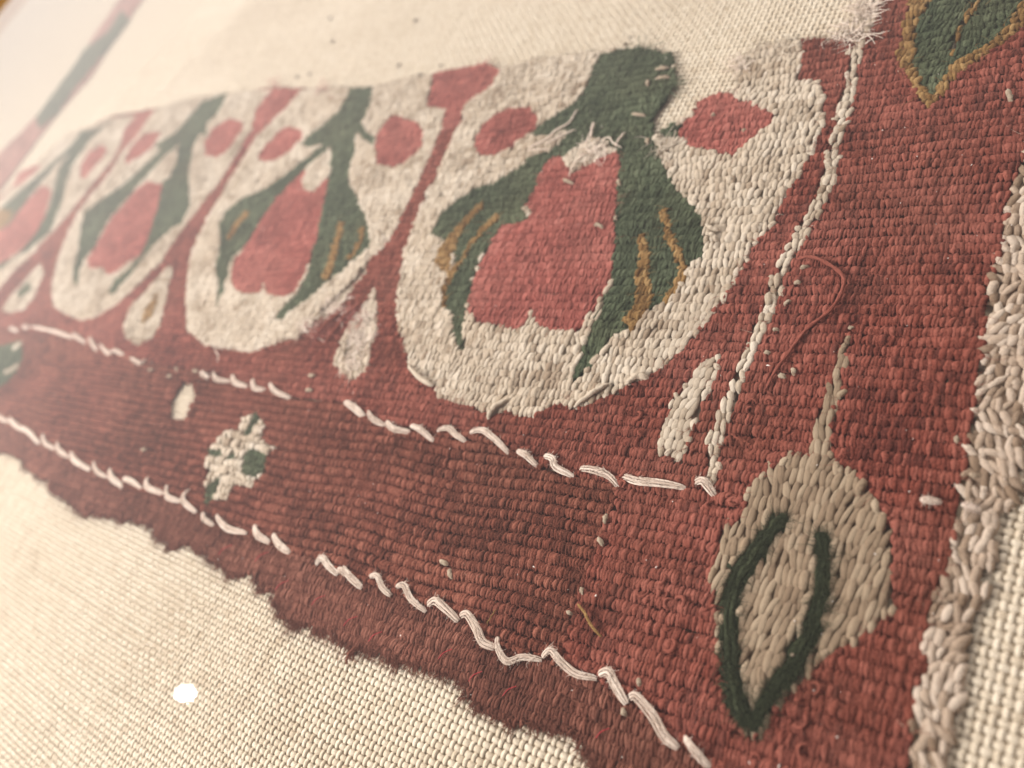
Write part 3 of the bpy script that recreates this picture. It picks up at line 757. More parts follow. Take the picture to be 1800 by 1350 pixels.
# part tree: part key -> (object name, parent key or None, label)
TREE = {
    'red_ground': ('red_ground', None, None), 'border_band': ('border_band', None, None),
    'worn_edge': ('worn_edge', None, 'frayed brown lower edge'), 'selvage': ('selvage', None, 'rough tan looped edge'),
    'side_band': ('side_band', None, None), 'side_band_leaf': ('leaf', 'side_band', None),
    'cord_line': ('cord_line', None, 'white woven line'), 'side_leaf': ('side_leaf', None, 'green leaf with ochre outline'), 'side_leaf_outline': ('outline', 'side_leaf', None),
    'corner_leaf': ('corner_leaf', None, 'white pointed leaf on a thin stem'), 'corner_leaf_outline': ('green_outline', 'corner_leaf', None),
    'rosette': ('rosette', None, None), 'rosette_spot': ('green_spot', 'rosette', None),
    'far_rosette': ('rosette', None, None), 'far_rosette_edge': ('pale_edge', 'far_rosette', None),
    'seed_c_core': ('seed_core', 'seed_c', None), 'seed_d_core': ('seed_core', 'seed_d', None),
}
for s in 'abcd':
    TREE['stalk_' + s] = ('stalk_head', None, None)
    TREE['petal_' + s] = ('petal', None, None)
    TREE['seed_' + s] = ('seed', None, None)
    TREE['bud_' + s] = ('bud', 'petal_' + s, None)
    TREE['vein_' + s] = ('leaf_vein', 'petal_' + s, None)
    for i in '12':
        TREE['leaf_' + s + i] = ('leaf', 'petal_' + s, None)
        TREE['berry_' + s + i] = ('berry', 'petal_' + s, None)

# the 300 white floats that show largest become single parts
pool = []
for pid, s in STITCH.items():
    if 'white' in s['cls'] and KEYS[pid] in ('petal_a', 'corner_leaf', 'seed_a'):
        inside = (s['px'][:, 0] > 5) & (s['px'][:, 0] < 1795) & (s['px'][:, 1] > 5) & (s['px'][:, 1] < 1345) & (s['frac'] > 0.8)
        for i in np.nonzero(inside)[0]:
            pool.append((s['dep'][i], pid, i))
pool.sort()
SINGLE = {}
for d, pid, i in pool[:300]:
    SINGLE.setdefault(pid, set()).add(int(i))

OBJ = {}
HAIR = {}


def build_stitches(s, idx, n_override=None):
    cls = s['cls']
    pitch, wd, ht, lift, lean, tno, n, m, RIB, LF = PAR[cls]
    u, v, fr = s['u'][idx], s['v'][idx], s['frac'][idx]
    N = len(u)
    ang = SKEW * 0.9 + lean * (0.9 * vnoise(u / 5.0 + 40, v / 4.0) + 0.5 * vnoise(u / 1.7, v / 1.5 + 8)) + rng.normal(0, lean * 0.35, N)
    size = np.clip(1 + 0.18 * vnoise(u / 2.6 + 7, v / 2.6) + rng.normal(0, 0.11, N), 0.6, 1.5)
    L = RIB * (fr * (LF - 0.40) + 0.40) * (1 + rng.normal(0, 0.10, N))
    if cls == 'selvage':
        L *= rng.uniform(0.75, 1.35, N)
    w = wd * size
    z0 = lift + 0.13 * vnoise(u / 6, v / 6 + 3) + 0.09 * vnoise(u / 1.5, v / 1.5) + rng.normal(0, 0.05, N)
    h = ht * size
    tone = np.clip(0.5 + tno * rng.normal(0, 1, N) + 0.22 * vnoise(u / 9 + 2, v / 5) + 0.16 * vnoise(u / 2.2, s['r'][idx] * 1.9), 0.02, 0.98)
    far = s['dep'][idx].mean() > 190
    nn, mm = (5, 5) if far else (n, m)
    return spindles(np.stack([u, v], 1), ang, L, w, h, z0, rng.normal(0, 0.22, N) * w, tone, nn, mm, 0.80 if 'white' in cls else 0.62, 0.34 if 'white' in cls else 0.85 if cls in ('red', 'brown') else 0.5, 0.04 if 'white' in cls else 0.055, 0.72, 2.0)


def core(s):
    """warp core under the floats, keeps the linen from showing through"""
    u, v, fr = s['u'], s['v'], s['frac']
    hw = PAR[s['cls']][0] * 0.62
    hl = PAR[s['cls']][8] * fr * 0.5 + 0.08
    z = np.full(len(u), 0.48) + 0.01 * rng.random(len(u))
    V = np.stack([W(u + a * hw, v + b * hl, z) for a, b in ((-1, 1), (1, 1), (1, -1), (-1, -1))], 1).reshape(-1, 3)
    return V, np.arange(len(V)).reshape(-1, 4), np.zeros((len(V), 3)), np.full(len(V), 0.3)


for pid in sorted(STITCH, key=lambda p: 0 if TREE[KEYS[p]][1] is None else 1):
    s = STITCH[pid]
    key = KEYS[pid]
    name, par, lb = TREE[key]
    single = SINGLE.get(pid, set())
    idx = np.array([i for i in range(len(s['u'])) if i not in single])
    geo = [build_stitches(s, idx), core(s)]
    ob = bpy.data.objects.new(name, mesh_from(name, *[cat(geo)[0], cat(geo)[1]], M[MATOF.get(s['cls'], s['cls'])], *cat(geo)[2:]))
    link(ob, OBJ[par] if par else tap)
    ob['kind'] = 'stuff'
    if lb:
        ob['label'] = lb
    OBJ[key] = ob

# single floats: eight shapes of yarn, shared by all
shapes = []
for k in range(8):
    V, Q, Y, T = spindles(np.zeros((1, 2)), np.array([0.0]), np.array([1.0]), np.array([1.0]), np.array([1.0]), np.array([0.0]),
                          np.array([rng.normal(0, 0.2)]), np.array([0.30 + 0.055 * k]), 11, 9, 0.80, 0.34, 0.03, 0.72, 2.0)
    Y[:, :2] *= 1.4
    shapes.append({c: mesh_from('weft_float', V, Q, M[c], Y, T) for c in ('white', 'longwhite')})
for pid, ids in SINGLE.items():
    s = STITCH[pid]
    for i in sorted(ids):
        u, v = s['u'][i], s['v'][i]
        nu = float(vnoise(np.array([u / 6.0 + 40]), np.array([v / 5.0]))[0])
        ang = SKEW * 0.9 + 0.27 * nu + random.gauss(0, 0.13)
        size = min(1.35, max(0.7, 1 + random.gauss(0, 0.12)))
        o = bpy.data.objects.new('weft_float', random.choice(shapes)[s['cls']])
        link(o, OBJ[KEYS[pid]])
        o.location = (u * MM, -v * MM, (PAR[s['cls']][3] + random.gauss(0, 0.05)) * MM)
        o.rotation_euler = (0, 0, ang)
        pr = PAR[s['cls']]
        L = pr[8] * (s['frac'][i] * (pr[9] - 0.4) + 0.4) * (1 + random.gauss(0, 0.08))
        o.scale = (pr[1] * size, L, pr[2] * size)

# wool fuzz
FUZZ = {'red': 1.9, 'brown': 1.9, 'fringe': 2.4, 'coral': 1.5, 'fadedred': 0.5, 'green': 2.8, 'darkgreen': 2.2, 'ochre': 1.3, 'white': 0.10, 'longwhite': 0.10, 'chunkywhite': 0.1, 'selvage': 0.4}
for pid, s in STITCH.items():
    key, cls = KEYS[pid], s['cls']
    w = (s['dep'] < 175)
    N = int(w.sum() * FUZZ[cls])
    if N < 5:
        continue
    j = rng.choice(np.nonzero(w)[0], N)
    base = np.stack([s['u'][j] + rng.normal(0, .3, N), s['v'][j] + rng.normal(0, .4, N), PAR[cls][3] + PAR[cls][2] * 0.55 + rng.normal(0, .08, N)], 1)
    ln = rng.gamma(3.0, 0.30, N) + 0.25
    geo = hairs(base, rng.uniform(0, 2 * np.pi, N), ln, np.full(N, 0.023) * rng.uniform(.6, 1.6, N), rng.gamma(2.0, 0.07, N), np.clip(rng.normal(0.66, .24, N), 0, 1.2))
    ob = bpy.data.objects.new('wool_fuzz', mesh_from('wool_fuzz', geo[0], geo[1], M[MATOF.get(cls, cls)], geo[2], geo[3]))
    par = TREE[key][1]
    link(ob, OBJ[par] if par else OBJ[key])
    ob['kind'] = 'stuff'

# frayed ends along the lower edge
fl = to_cloth(smooth_line(FRINGE[1:-1], 3), 0.5)
seg = rng.integers(0, len(fl) - 1, 9000)
tt = rng.random(9000)[:, None]
bp_ = fl[seg] * (1 - tt) + fl[seg + 1] * tt
clump = vnoise(seg * 0.37, seg * 0.11) * 0.5 + 0.6
base = np.column_stack([bp_[:, 0] + rng.normal(0, .2, 9000), bp_[:, 1] - np.abs(rng.normal(0.3, .45, 9000)), rng.uniform(0.40, 0.85, 9000)])
geo = hairs(base, np.pi / 2 + 0.5 * vnoise(seg * 0.21 + 3, seg * 0.07) + rng.normal(0, .35, 9000), (rng.gamma(3, .30, 9000) + .25) * clump, rng.uniform(.02, .065, 9000), -rng.uniform(0.0, .35, 9000), np.clip(rng.normal(.68, .22, 9000), 0, 1))
ob = link(bpy.data.objects.new('frayed_end', mesh_from('frayed_end', geo[0], geo[1], M['fringe'], geo[2], geo[3])), OBJ['worn_edge'])
ob['kind'] = 'stuff'

# ---- sewn running stitches in pale cotton, two strands each
def tile(ox, oy, *lines):
    return [[(ox + a / 3, oy + b / 3) for a, b in ln] for ln in lines]


DASH = (
    tile(0, 450, [(-20, 840), (30, 870)], [(40, 850), (105, 915)], [(100, 895), (145, 925), (195, 980)], [(215, 935), (235, 985), (275, 1012)], [(290, 980), (310, 1025), (352, 1052)],
         [(362, 1028), (400, 1080), (462, 1122)], [(480, 1082), (510, 1135), (552, 1162)], [(568, 1118), (590, 1170), (632, 1212)], [(640, 1172), (680, 1180), (742, 1224)],
         [(765, 1165), (775, 1215), (845, 1248)], [(868, 1205), (880, 1265), (942, 1288)], [(985, 1225), (962, 1285), (1020, 1345)],
         [(45, 372), (82, 392)], [(110, 368), (145, 376)], [(160, 368), (240, 386), (320, 408), (370, 424)], [(375, 405), (440, 452)], [(462, 428), (482, 455), (503, 492)],
         [(520, 462), (568, 510), (600, 496), (642, 516)], [(680, 532), (738, 562), (757, 540)], [(1050, 608), (1092, 636)], [(1115, 605), (1142, 648), (1202, 655)],
         [(1215, 622), (1240, 665), (1292, 682)], [(1322, 645), (1340, 692), (1388, 702)], [(1412, 662), (1450, 712), (1516, 742)])
    + tile(0, 900, [(1060, 0), (1072, 30), (1112, 62)], [(1130, 14), (1168, 58), (1212, 90), (1288, 104)], [(1330, 66), (1360, 120), (1412, 156)], [(1430, 112), (1470, 168), (1516, 206)],
           [(1655, 268), (1695, 236), (1732, 282), (1768, 322)], [(1770, 296), (1800, 306), (1835, 330)])
    + tile(600, 900, [(0, 286), (40, 332), (96, 392)], [(138, 334), (186, 334), (212, 392), (248, 432)], [(278, 388), (328, 382), (362, 452), (432, 518)], [(446, 484), (492, 462), (542, 502), (604, 568)],
           [(618, 540), (662, 536), (712, 612), (742, 682), (796, 710)], [(812, 652), (824, 716), (872, 784), (945, 764), (1042, 776)], [(1050, 757), (1100, 724), (1152, 782), (1232, 852), (1334, 874)],
           [(1350, 850), (1404, 838), (1442, 905), (1494, 1004)], [(1512, 972), (1552, 968), (1642, 1072), (1702, 1182), (1764, 1242)], [(1800, 1180), (1868, 1262), (1935, 1340)])
    + tile(600, 450, [(10, 762), (60, 790), (108, 838)], [(130, 812), (168, 858), (222, 888)], [(230, 864), (272, 906), (352, 922)], [(358, 886), (420, 914), (474, 966)], [(498, 912), (560, 902), (602, 940), (644, 972)],
           [(668, 924), (738, 912), (802, 960), (872, 1032)], [(918, 1020), (970, 1044), (1022, 1096)], [(1062, 1046), (1110, 1062), (1132, 1110), (1214, 1152)], [(1252, 1112), (1320, 1120), (1402, 1152), (1454, 1208)],
           [(1472, 1152), (1560, 1180), (1680, 1196), (1805, 1216)])
    + tile(1200, 450, [(45, 1196), (100, 1178), (140, 1218), (162, 1254)], [(1250, 1276), (1300, 1284), (1362, 1288)], [(1470, 1300), (1515, 1318), (1565, 1342)])
)
for ln in DASH:
    ln = np.array(ln, float)
    ln[0] += (ln[0] - ln[1]) / np.linalg.norm(ln[0] - ln[1]) * 1.0
    ln[-1] += (ln[-1] - ln[-2]) / np.linalg.norm(ln[-1] - ln[-2]) * 1.0
    p = to_cloth(smooth_line(ln, 5), 1.4)
    k = len(p)
    s = np.linspace(0, 1, k)
    _, d = to_pixel(p[:1], 1.5)
    length = np.linalg.norm(np.diff(p, axis=0), axis=1).sum()
    env = np.sin(np.pi * np.clip(s, 0.0, 1.0)) ** 0.45
    z = 0.78 + 0.44 * env
    t = np.gradient(p, axis=0); t /= np.linalg.norm(t, axis=1)[:, None] + 1e-9
    nn = np.stack([-t[:, 1], t[:, 0]], 1)
    fat = 0.80 * min(1.0, 0.6 + length / 14) * random.uniform(0.85, 1.12)
    geo = []
    for q in range(7):                                   # soft untwisted strands, some slack
        ph = s * length * random.uniform(0.3, 0.7) + q * 2.1
        lane = (q - 3) / 3.0
        off = (0.50 * lane + 0.14 * np.sin(ph)) * fat * (0.55 + 0.45 * env)
        zz = z + (0.16 * (1 - lane ** 2) + 0.07 * np.cos(ph * 1.3)) * fat
        geo.append(tube(np.column_stack([p + nn * off[:, None], zz]), random.uniform(0.13, 0.21) * fat * (0.55 + 0.45 * env), 6, 0.5 + 0.35 * random.uniform(-1, 1), 0.9, 0.09))
    # a few stray filaments
    nh = 90
    jj = rng.integers(0, k, nh)
    fo = rng.uniform(-.5, .5, nh) * fat
    geo.append(hairs(np.column_stack([p[jj] + nn[jj] * fo[:, None], z[jj] + .20 * fat + .06]), np.arctan2(t[jj, 1], t[jj, 0]) + rng.normal(0, .12, nh) + np.pi * (s[jj] > 0.5), rng.uniform(.4, 1.1, nh), rng.uniform(.02, .05, nh), rng.uniform(.0, .14, nh), np.clip(rng.normal(.5, .35, nh), 0, 1)))
    V, Q, Y, T = cat(geo)
    link(bpy.data.objects.new('running_stitch', mesh_from('running_stitch', V, Q, M['dash'], Y, T)), tap)

# ---- the corner leaf's dark green outline: soft strands laid along the curve
for line, w0 in (([(1380, 906), (1350, 938), (1322, 980), (1296, 1022), (1283, 1075), (1281, 1140), (1287, 1200), (1300, 1246), (1324, 1282)], 0.80),
                 ([(1442, 936), (1448, 975), (1446, 1030), (1438, 1078), (1424, 1122), (1396, 1168), (1370, 1203), (1342, 1238), (1324, 1280)], 0.66)):
    p = to_cloth(smooth_line(line, 7), 1.1)
    k = len(p); s = np.linspace(0, 1, k)
    t = np.gradient(p, axis=0); t /= np.linalg.norm(t, axis=1)[:, None]
    nn = np.stack([-t[:, 1], t[:, 0]], 1)
    wob = 1 + 0.26 * vnoise(s * 13 + w0 * 10, s * 0) + 0.12 * vnoise(s * 31, s * 0 + 2)
    geo = []
    for q in range(6):
        lane = (q - 2.5) / 2.5
        ph = s * 14 + q * 2.3
        off = (lane * w0 * 0.72 + 0.16 * np.sin(ph) + 0.12 * vnoise(s * 22 + q * 7, s * 0)) * wob
        z = 0.86 + 0.22 * (1 - lane ** 2) + 0.05 * np.cos(ph * 1.7)
        geo.append(tube(np.column_stack([p + nn * off[:, None], z]), w0 * 0.36 * wob, 8, 0.45 + 0.25 * random.uniform(-1, 1), 0.75, 0.10))
    nh = 2200
    jj = rng.integers(0, k, nh)
    geo.append(hairs(np.column_stack([p[jj] + nn[jj] * rng.uniform(-w0, w0, nh)[:, None], rng.uniform(1.05, 1.3, nh)]), rng.uniform(0, 6.28, nh), rng.gamma(3, .22, nh) + .2, rng.uniform(.015, .035, nh), rng.gamma(2, .06, nh), np.clip(rng.normal(.6, .2, nh), 0, 1)))
    V, Q, Y, T = cat(geo)
    link(bpy.data.objects.new('green_outline', mesh_from('green_outline', V, Q, M['darkgreen'], Y, T)), OBJ['corner_leaf'])

# ---- kinked wool loops standing out of the red ground
cg = []
for _ in range(70):
    x, y = random.choice([(1290, 860, 45, 60), (1180, 1060, 90, 110), (1330, 760, 40, 70), (1400, 1250, 90, 60), (1130, 780, 70, 40), (620, 560, 30, 40), (1370, 400, 25, 50)])[:2], 0
    cx, cy = x
    sp = 55 if cx > 1000 else 25
    q = to_cloth([(random.gauss(cx, sp), random.gauss(cy, sp))], 1.1)[0]
    if KCLASS[label_at(q[:1], q[1:2])[0]] != 'red':
        continue
    a0, r, tw = random.uniform(0, 6.28), random.uniform(.3, .9), random.uniform(1.5, 4.5)
    tt = np.linspace(0, 1, 12)
    path = np.column_stack([q[0] + r * np.cos(a0 + tt * tw) * (1 - .4 * tt), q[1] + r * np.sin(a0 + tt * tw) * (1 - .3 * tt), 0.95 + 0.22 * np.sin(tt * 3.14)])
    cg.append(tube(path, random.uniform(.17, .27) * (0.5 + 0.5 * np.sin(np.pi * tt) ** .5), 6, random.uniform(.4, .85), 1.0, 0.08))
V, Q, Y, T = cat(cg)
ob = link(bpy.data.objects.new('wool_loop', mesh_from('wool_loop', V, Q, M['red'], Y, T)), OBJ['red_ground'])
ob['kind'] = 'stuff'

# ---- knots and bits of pale yarn caught in the weave: (px, py, length px, angle deg)
BITS = [(778, 987, 16, 30), (790, 1007, 18, 80), (1062, 910, 18, 100), (1053, 950, 18, 60), (1020, 1037, 12, 80), (998, 1077, 10, 20), (1122, 1197, 14, 80),
        (1413, 467, 16, -10), (1400, 495, 12, 0), (1383, 530, 14, -40), (1347, 618, 12, 0), (1363, 578, 10, 0), (1373, 660, 14, 10), (1393, 650, 14, 80), (1680, 770, 12, 80),
        (1163, 117, 26, -8), (1163, 134, 26, -5), (1120, 200, 26, 5), (1138, 143, 12, 90), (997, 316, 20, 25), (920, 365, 12, 20), (1050, 395, 16, 20), (1082, 380, 8, 80), (1088, 318, 10, 80),
        (1137, 245, 10, 90), (545, 658, 12, 0), (540, 685, 12, 0), (263, 647, 8, 0), (295, 660, 8, 0), (307, 648, 8, 80), (342, 651, 9, 10), (1096, 1250, 16, 70), (1775, 165, 26, 70), (1712, 833, 18, 10),
        (1252, 200, 7, 0), (1307, 227, 7, -30), (665, 410, 20, 60), (676, 400, 16, -50), (1393, 1150, 8, 0), (250, 790, 8, 0), (1495, 573, 10, -5)]
for x, y, ln, an in BITS:
    a = math.radians(an)
    dx, dy = math.cos(a) * ln / 2, math.sin(a) * ln / 2
    p = to_cloth(smooth_line([(x - dx, y - dy), (x + random.uniform(-2, 2), y + random.uniform(-2, 2)), (x + dx, y + dy)], 3), 1.4)
    s = np.linspace(0, 1, len(p)); env = np.sin(np.pi * s) ** 0.5
    L_ = np.linalg.norm(p[-1] - p[0])
    geo = tube(np.column_stack([p, 0.92 + 0.26 * env]), min(.34, .16 + .14 * L_) * (.35 + .65 * env), 8, 0.22, 0.7, 0.2)
    link(bpy.data.objects.new('yarn_knot', mesh_from('yarn_knot', geo[0], geo[1], M['white'], geo[2], geo[3])), tap)

# ---- loose threads lying on the cloth
LOOSE = [('red', 0.26, [(1400, 452), (1427, 450), (1457, 463), (1480, 483), (1480, 510), (1460, 543), (1417, 577), (1387, 617), (1360, 653), (1343, 683)]),
         ('ochre', 0.20, [(1013, 1060), (1027, 1077), (1037, 1097), (1053, 1117)]),
         ('dash', 0.20, [(1013, 190), (1000, 213), (975, 230), (953, 247), (927, 257)]), ('dash', 0.16, [(1010, 225), (985, 238), (955, 252)]),
         ('dash', 0.30, [(1043, 213), (1040, 227), (1037, 240)]), ('dash', 0.22, [(1097, 230), (1087, 245), (1080, 253)]), ('dash', 0.14, [(1027, 268), (1010, 285), (998, 307)]),
         ('dash', 0.13, [(1057, 243), (1070, 240), (1077, 250), (1090, 256)]), ('dash', 0.13, [(925, 262), (945, 262), (963, 260)]),
         ('ochre', 0.10, [(869, 1070), (862, 1085), (853, 1095)]), ('red', 0.15, [(1283, 760), (1300, 772), (1318, 776)]), ('white', 0.5, [(890, 700), (868, 715), (856, 733)]),
         ('white', 0.42, [(1067, 672), (1040, 690), (1008, 712)]), ('white', 0.5, [(1100, 672), (1118, 660), (1136, 662)]), ('white', 0.45, [(716, 642), (735, 662), (757, 676)]),
         ('fringe', 0.22, [(622, 1135), (612, 1150), (606, 1165)]), ('dash', 0.14, [(375, 613), (383, 625), (380, 634)]), ('red', 0.3, [(600, 545), (575, 565), (552, 590)]),
         ('red', 0.28, [(648, 520), (615, 545), (590, 575), (570, 600)]), ('white', .35, [(1240, 392), (1250, 400), (1262, 402)]), ('white', .35, [(1240, 408), (1252, 412), (1258, 420)])]
for cls, r, ln in LOOSE:
    p = to_cloth(smooth_line(ln, 6), 1.6)
    s = np.linspace(0, 1, len(p))
    z = 1.15 + 0.35 * np.sin(np.pi * s) ** 0.6 + 0.08 * np.sin(s * 17)
    geo = [tube(np.column_stack([p + (0.3 * r) * np.stack([np.cos(s * 40 + q * 3.14), np.sin(s * 40 + q * 3.14)], 1), z]), r * 0.8 * (0.5 + 0.5 * np.sin(np.pi * s) ** .4), 6, 0.6) for q in (0, 1)]
    V, Q, Y, T = cat(geo)
    link(bpy.data.objects.new('loose_thread', mesh_from('loose_thread', V, Q, M[cls], Y, T)), tap)

# ---- fine crimson fibres from the conservation stitching near the lower edge
for x, y in ((393, 965), (457, 977), (493, 1027), (557, 1053), (613, 1090), (657, 1117), (780, 1148), (833, 1187), (893, 1213), (1057, 1287)):
    ln = [(x - 12, y + 9), (x - 1, y - 1), (x + 12, y - 8)]
    p = to_cloth(smooth_line(ln, 4), 1.4)
    s = np.linspace(0, 1, len(p))
    geo = tube(np.column_stack([p, 1.05 + 0.25 * np.sin(np.pi * s)]), 0.055, 5)
    link(bpy.data.objects.new('crimson_fibre', mesh_from('crimson_fibre', geo[0], geo[1], M['redfibre'], geo[2], geo[3])), tap)

# ---- unpicked pale fluff at the upper right edge and torn places
FL = [(1518, 18, 22, 'dash', 150), (1503, 60, 20, 'dash', 110), (1475, 66, 14, 'dash', 40), (1298, 112, 14, 'dash', 60), (1328, 92, 12, 'white', 40), (1375, 78, 14, 'white', 40), (640, 560, 14, 'dash', 90),
      (585, 545, 22, 'dash', 110), (540, 575, 16, 'dash', 90), (1040, 265, 16, 'dash', 90), (1165, 260, 12, 'white', 70), (480, 150, 12, 'coral', 30), (570, 155, 14, 'coral', 30), (1176, 150, 10, 'green', 50), (1120, 92, 16, 'green', 40), (850, 120, 14, 'coral', 40), (630, 600, 20, 'dash', 160), (615, 560, 22, 'coral', 110), (560, 585, 18, 'coral', 70), (620, 640, 16, 'dash', 90)]
for x, y, r, cls, N in FL:
    q = to_cloth(np.column_stack([rng.normal(x, r * .55, N), rng.normal(y, r * .45, N)]), 1.0)
    geo = hairs(np.column_stack([q, rng.uniform(.5, 1.3, N)]), rng.uniform(0, 2 * np.pi, N), rng.gamma(3, .45, N) + .4, rng.uniform(.05, .14, N), rng.gamma(2, .10, N), np.clip(rng.normal(.85, .15, N), 0, 1), 5)
    ob = link(bpy.data.objects.new('unpicked_fluff', mesh_from('unpicked_fluff', geo[0], geo[1], M[cls], geo[2], geo[3])), tap)
    ob['kind'] = 'stuff'

# ---- specks of dust in the pile
N = 170
q = to_cloth(np.column_stack([rng.uniform(0, 1800, N), rng.uniform(90, 1350, N)]), 1.2)
q = q[label_at(q[:, 0], q[:, 1]) > 0]
N = len(q)
V, Q, Y, T = spindles(q, rng.uniform(0, 3.1, N), rng.gamma(2, .07, N) + .05, rng.gamma(2, .04, N) + .05, np.full(N, .1), rng.uniform(1.1, 1.32, N), np.zeros(N), np.full(N, .6), 4, 5)
ob = link(bpy.data.objects.new('dust', mesh_from('dust', V, Q, M['dust'], Y, T)), tap)
ob['kind'] = 'stuff'

# ------------------------------------------------------------------ crumbs on the linen
def blob(name, u, v, r, mat, seed):
    rg = np.random.default_rng(seed)
    n, m = 6, 8
    th = np.linspace(0, np.pi, n); ph = np.linspace(0, 2 * np.pi, m, endpoint=False)
    V = []
    for a in th:
        for b in ph:
            k = r * (1 + rg.normal(0, .16))
            V.append((k * math.sin(a) * math.cos(b) * 1.25, k * math.sin(a) * math.sin(b) * 0.85, k * math.cos(a) * .7))
    V = np.array(V) * MM
    i, j = np.meshgrid(np.arange(n - 1), np.arange(m), indexing='ij')
    Q = np.stack([i * m + j, (i + 1) * m + j, (i + 1) * m + (j + 1) % m, i * m + (j + 1) % m], -1).reshape(-1, 4)
    o = bpy.data.objects.new(name, mesh_from(name, V, Q, mat))
    link(o)
    o.location = (u * MM, -v * MM, (0.30 + r * 0.55) * MM)
    o.rotation_euler = (0, 0, rg.uniform(0, 6))
    return o


for k, (x, y, r) in enumerate([(731, 36, .65), (701, 115, .6), (775, 115, .45), (522, 135, .6), (544, 130, .6), (1100, 77, .42), (1108, 65, .36), (580, 32, .7), (585, 73, .6)]):
    p = to_cloth([(x, y)], 0.5)[0]
    o = blob('fibre_crumb', p[0], p[1], r * 0.7, M['crumb'], 100 + k)
    o['label'] = ('tiny dark crumb of fibre on bare linen just above the broad green stem' if x > 1000 else
                  'tiny dark crumb of fibre on bare linen at the tip of the second red stalk' if y > 125 else
                  'tiny dark crumb of fibre on bare linen above the largest red stalk' if x > 690 else
                  'dark crumb of fibre on bare linen well away from the cloth edge')
    o['category'] = 'crumb'
    o['group'] = 'crumbs scattered on the bare linen'
p = to_cloth([(738, 134)], 0.5)[0]
o = blob('fibre_crumb', p[0], p[1], .6, M['crumb'], 99)
o['label'] = 'dark crumb of fibre touching the top edge of the cloth beside a red stalk'
o['category'] = 'crumb'

# ------------------------------------------------------------------ frame and glass
GZ = 11.0
frame = bpy.data.objects.new('picture_frame', None)
link(frame)
frame['label'] = 'gilded wooden frame rail at the far end of the linen'
frame['category'] = 'frame'


def rail(name, a, b, inward):
    """moulded rail from a to b (cloth mm), inward = unit vector to the opening"""
    prof = [(0, -3), (0, 8.5), (-2.5, 8.5), (-2.5, 13.5), (-4, 15), (-7, 15.5), (-9, 17.5), (-13, 19), (-17, 17.5), (-19, 13), (-20, 10), (-20, -3)]
    V = []
    for e, sgn in ((a, -1), (b, 1)):
        d = (np.array(b) - np.array(a)); d = d / np.linalg.norm(d)
        for o_, z in prof:
            q = np.array(e) + np.array(inward) * o_ + d * sgn * (-o_)     # mitre
            V.append((q[0] * MM, -q[1] * MM, z * MM))
    n = len(prof)
    F = [(i, (i + 1) % n, n + (i + 1) % n, n + i) for i in range(n)] + [tuple(range(n - 1, -1, -1)), tuple(range(n, 2 * n))]
    me = bpy.data.meshes.new(name); me.from_pydata(V, [], F); me.update()
    import bmesh
    bm = bmesh.new(); bm.from_mesh(me); bmesh.ops.recalc_face_normals(bm, faces=bm.faces); bm.to_mesh(me); bm.free()
    me.materials.append(M['gilt'])
    return link(bpy.data.objects.new(name, me), frame)


X0, X1, Y0, Y1 = FX0, FX1, FY0, FY1
rail('rail', (X0, Y0), (X0, Y1), (1, 0))
rail('rail', (X1, Y0), (X1, Y1), (-1, 0))
rail('rail', (X0, Y0), (X1, Y0), (0, 1))
rail('rail', (X0, Y1), (X1, Y1), (0, -1))

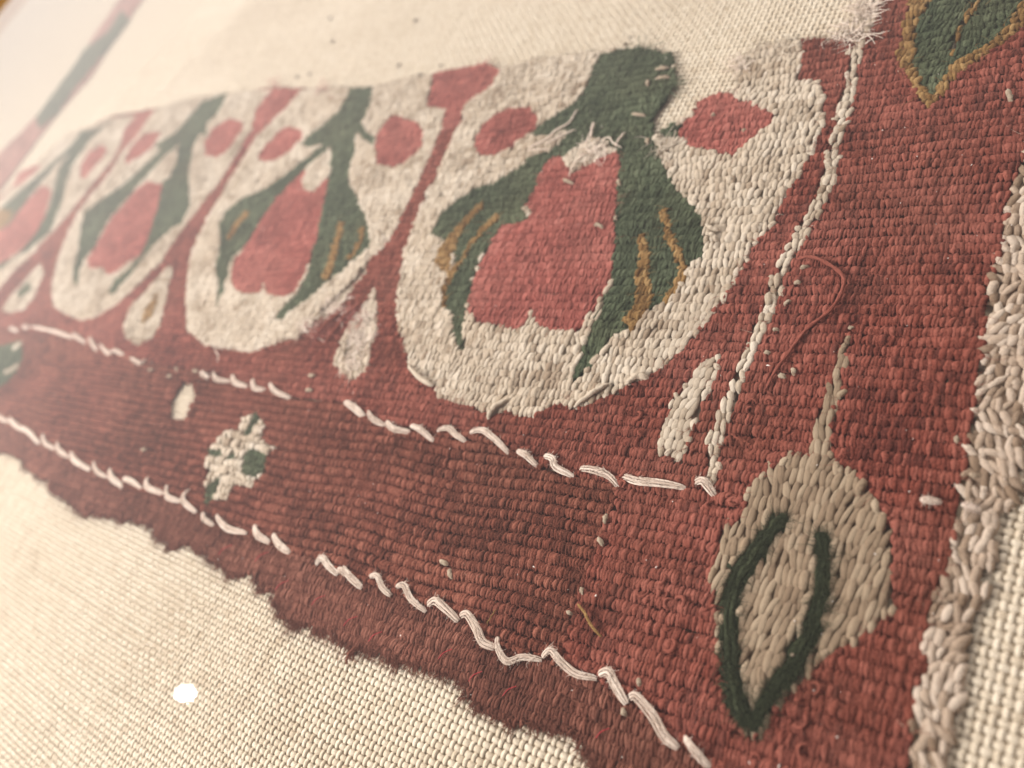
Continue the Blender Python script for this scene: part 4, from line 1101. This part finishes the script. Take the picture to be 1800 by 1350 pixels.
mg = bpy.data.materials.new('glass_face')
mg.use_nodes = True
n, l = mg.node_tree.nodes, mg.node_tree.links
n.remove(n['Principled BSDF'])
tr = n.new('ShaderNodeBsdfTransparent'); tr.inputs[0].default_value = (0.985, 0.99, 0.985, 1)
gl = n.new('ShaderNodeBsdfGlossy'); gl.inputs['Roughness'].default_value = 0.0
fr = n.new('ShaderNodeFresnel'); fr.inputs['IOR'].default_value = 1.48
k2 = n.new('ShaderNodeMath'); k2.operation = 'MULTIPLY'; k2.inputs[1].default_value = 1.6; k2.use_clamp = True   # both faces of the pane
gn = n.new('ShaderNodeNewGeometry')                    # same reflectance for light going in and coming out
ior = n.new('ShaderNodeMix'); ior.data_type = 'FLOAT'
ior.inputs[2].default_value = 1.48; ior.inputs[3].default_value = 1 / 1.48
l.new(gn.outputs['Backfacing'], ior.inputs[0]); l.new(ior.outputs[0], fr.inputs['IOR'])
mx = n.new('ShaderNodeMixShader')
l.new(fr.outputs[0], k2.inputs[0]); l.new(k2.outputs[0], mx.inputs[0])
l.new(tr.outputs[0], mx.inputs[1]); l.new(gl.outputs[0], mx.inputs[2])
l.new(mx.outputs[0], n['Material Output'].inputs['Surface'])
mb = bpy.data.materials.new('glass_back')
mb.use_nodes = True
n, l = mb.node_tree.nodes, mb.node_tree.links
n.remove(n['Principled BSDF'])
tr = n.new('ShaderNodeBsdfTransparent'); l.new(tr.outputs[0], n['Material Output'].inputs['Surface'])
gm = box_mesh('glass_pane', X0 - 2.4, X1 + 2.4, Y0 - 2.4, Y1 + 2.4, 8.6, GZ, mb)
gm.materials.append(mg)
for p in gm.polygons:
    if p.normal.z > 0.9:
        p.material_index = 1
glass = link(bpy.data.objects.new('glass_pane', gm))
glass['label'] = 'clear glass pane over the tapestry, reflecting a small round lamp'
glass['category'] = 'glass pane'

# the gallery downlight that shows as a round spot in the glass
g = to_cloth([(326, 1219)], GZ)[0]
ray = np.array([g[0], g[1], -GZ]) - CAM
ray /= np.linalg.norm(ray)
up = np.array([ray[0], -ray[1], ray[2]])               # mirrored, world axes (z flips twice)
gp = np.array([g[0], -g[1], GZ]) * MM
lp = gp + up * 1.0
dl = area_light('downlight', tuple(lp), tuple(gp), 0.0175, 0.085, (1.0, 0.97, 0.92), 'ELLIPSE')
dl.data.size_y = 0.0122
zx = Vector(up)                                        # lamp -Z looks back along the mirrored ray
rt = Vector((S @ ROT.T @ S)[:, 0] * np.array([1, 1, -1]))
rt = (rt - zx * rt.dot(zx)).normalized()
yv = zx.cross(rt)
dl.rotation_euler = Matrix((rt, yv, zx)).transposed().to_euler()
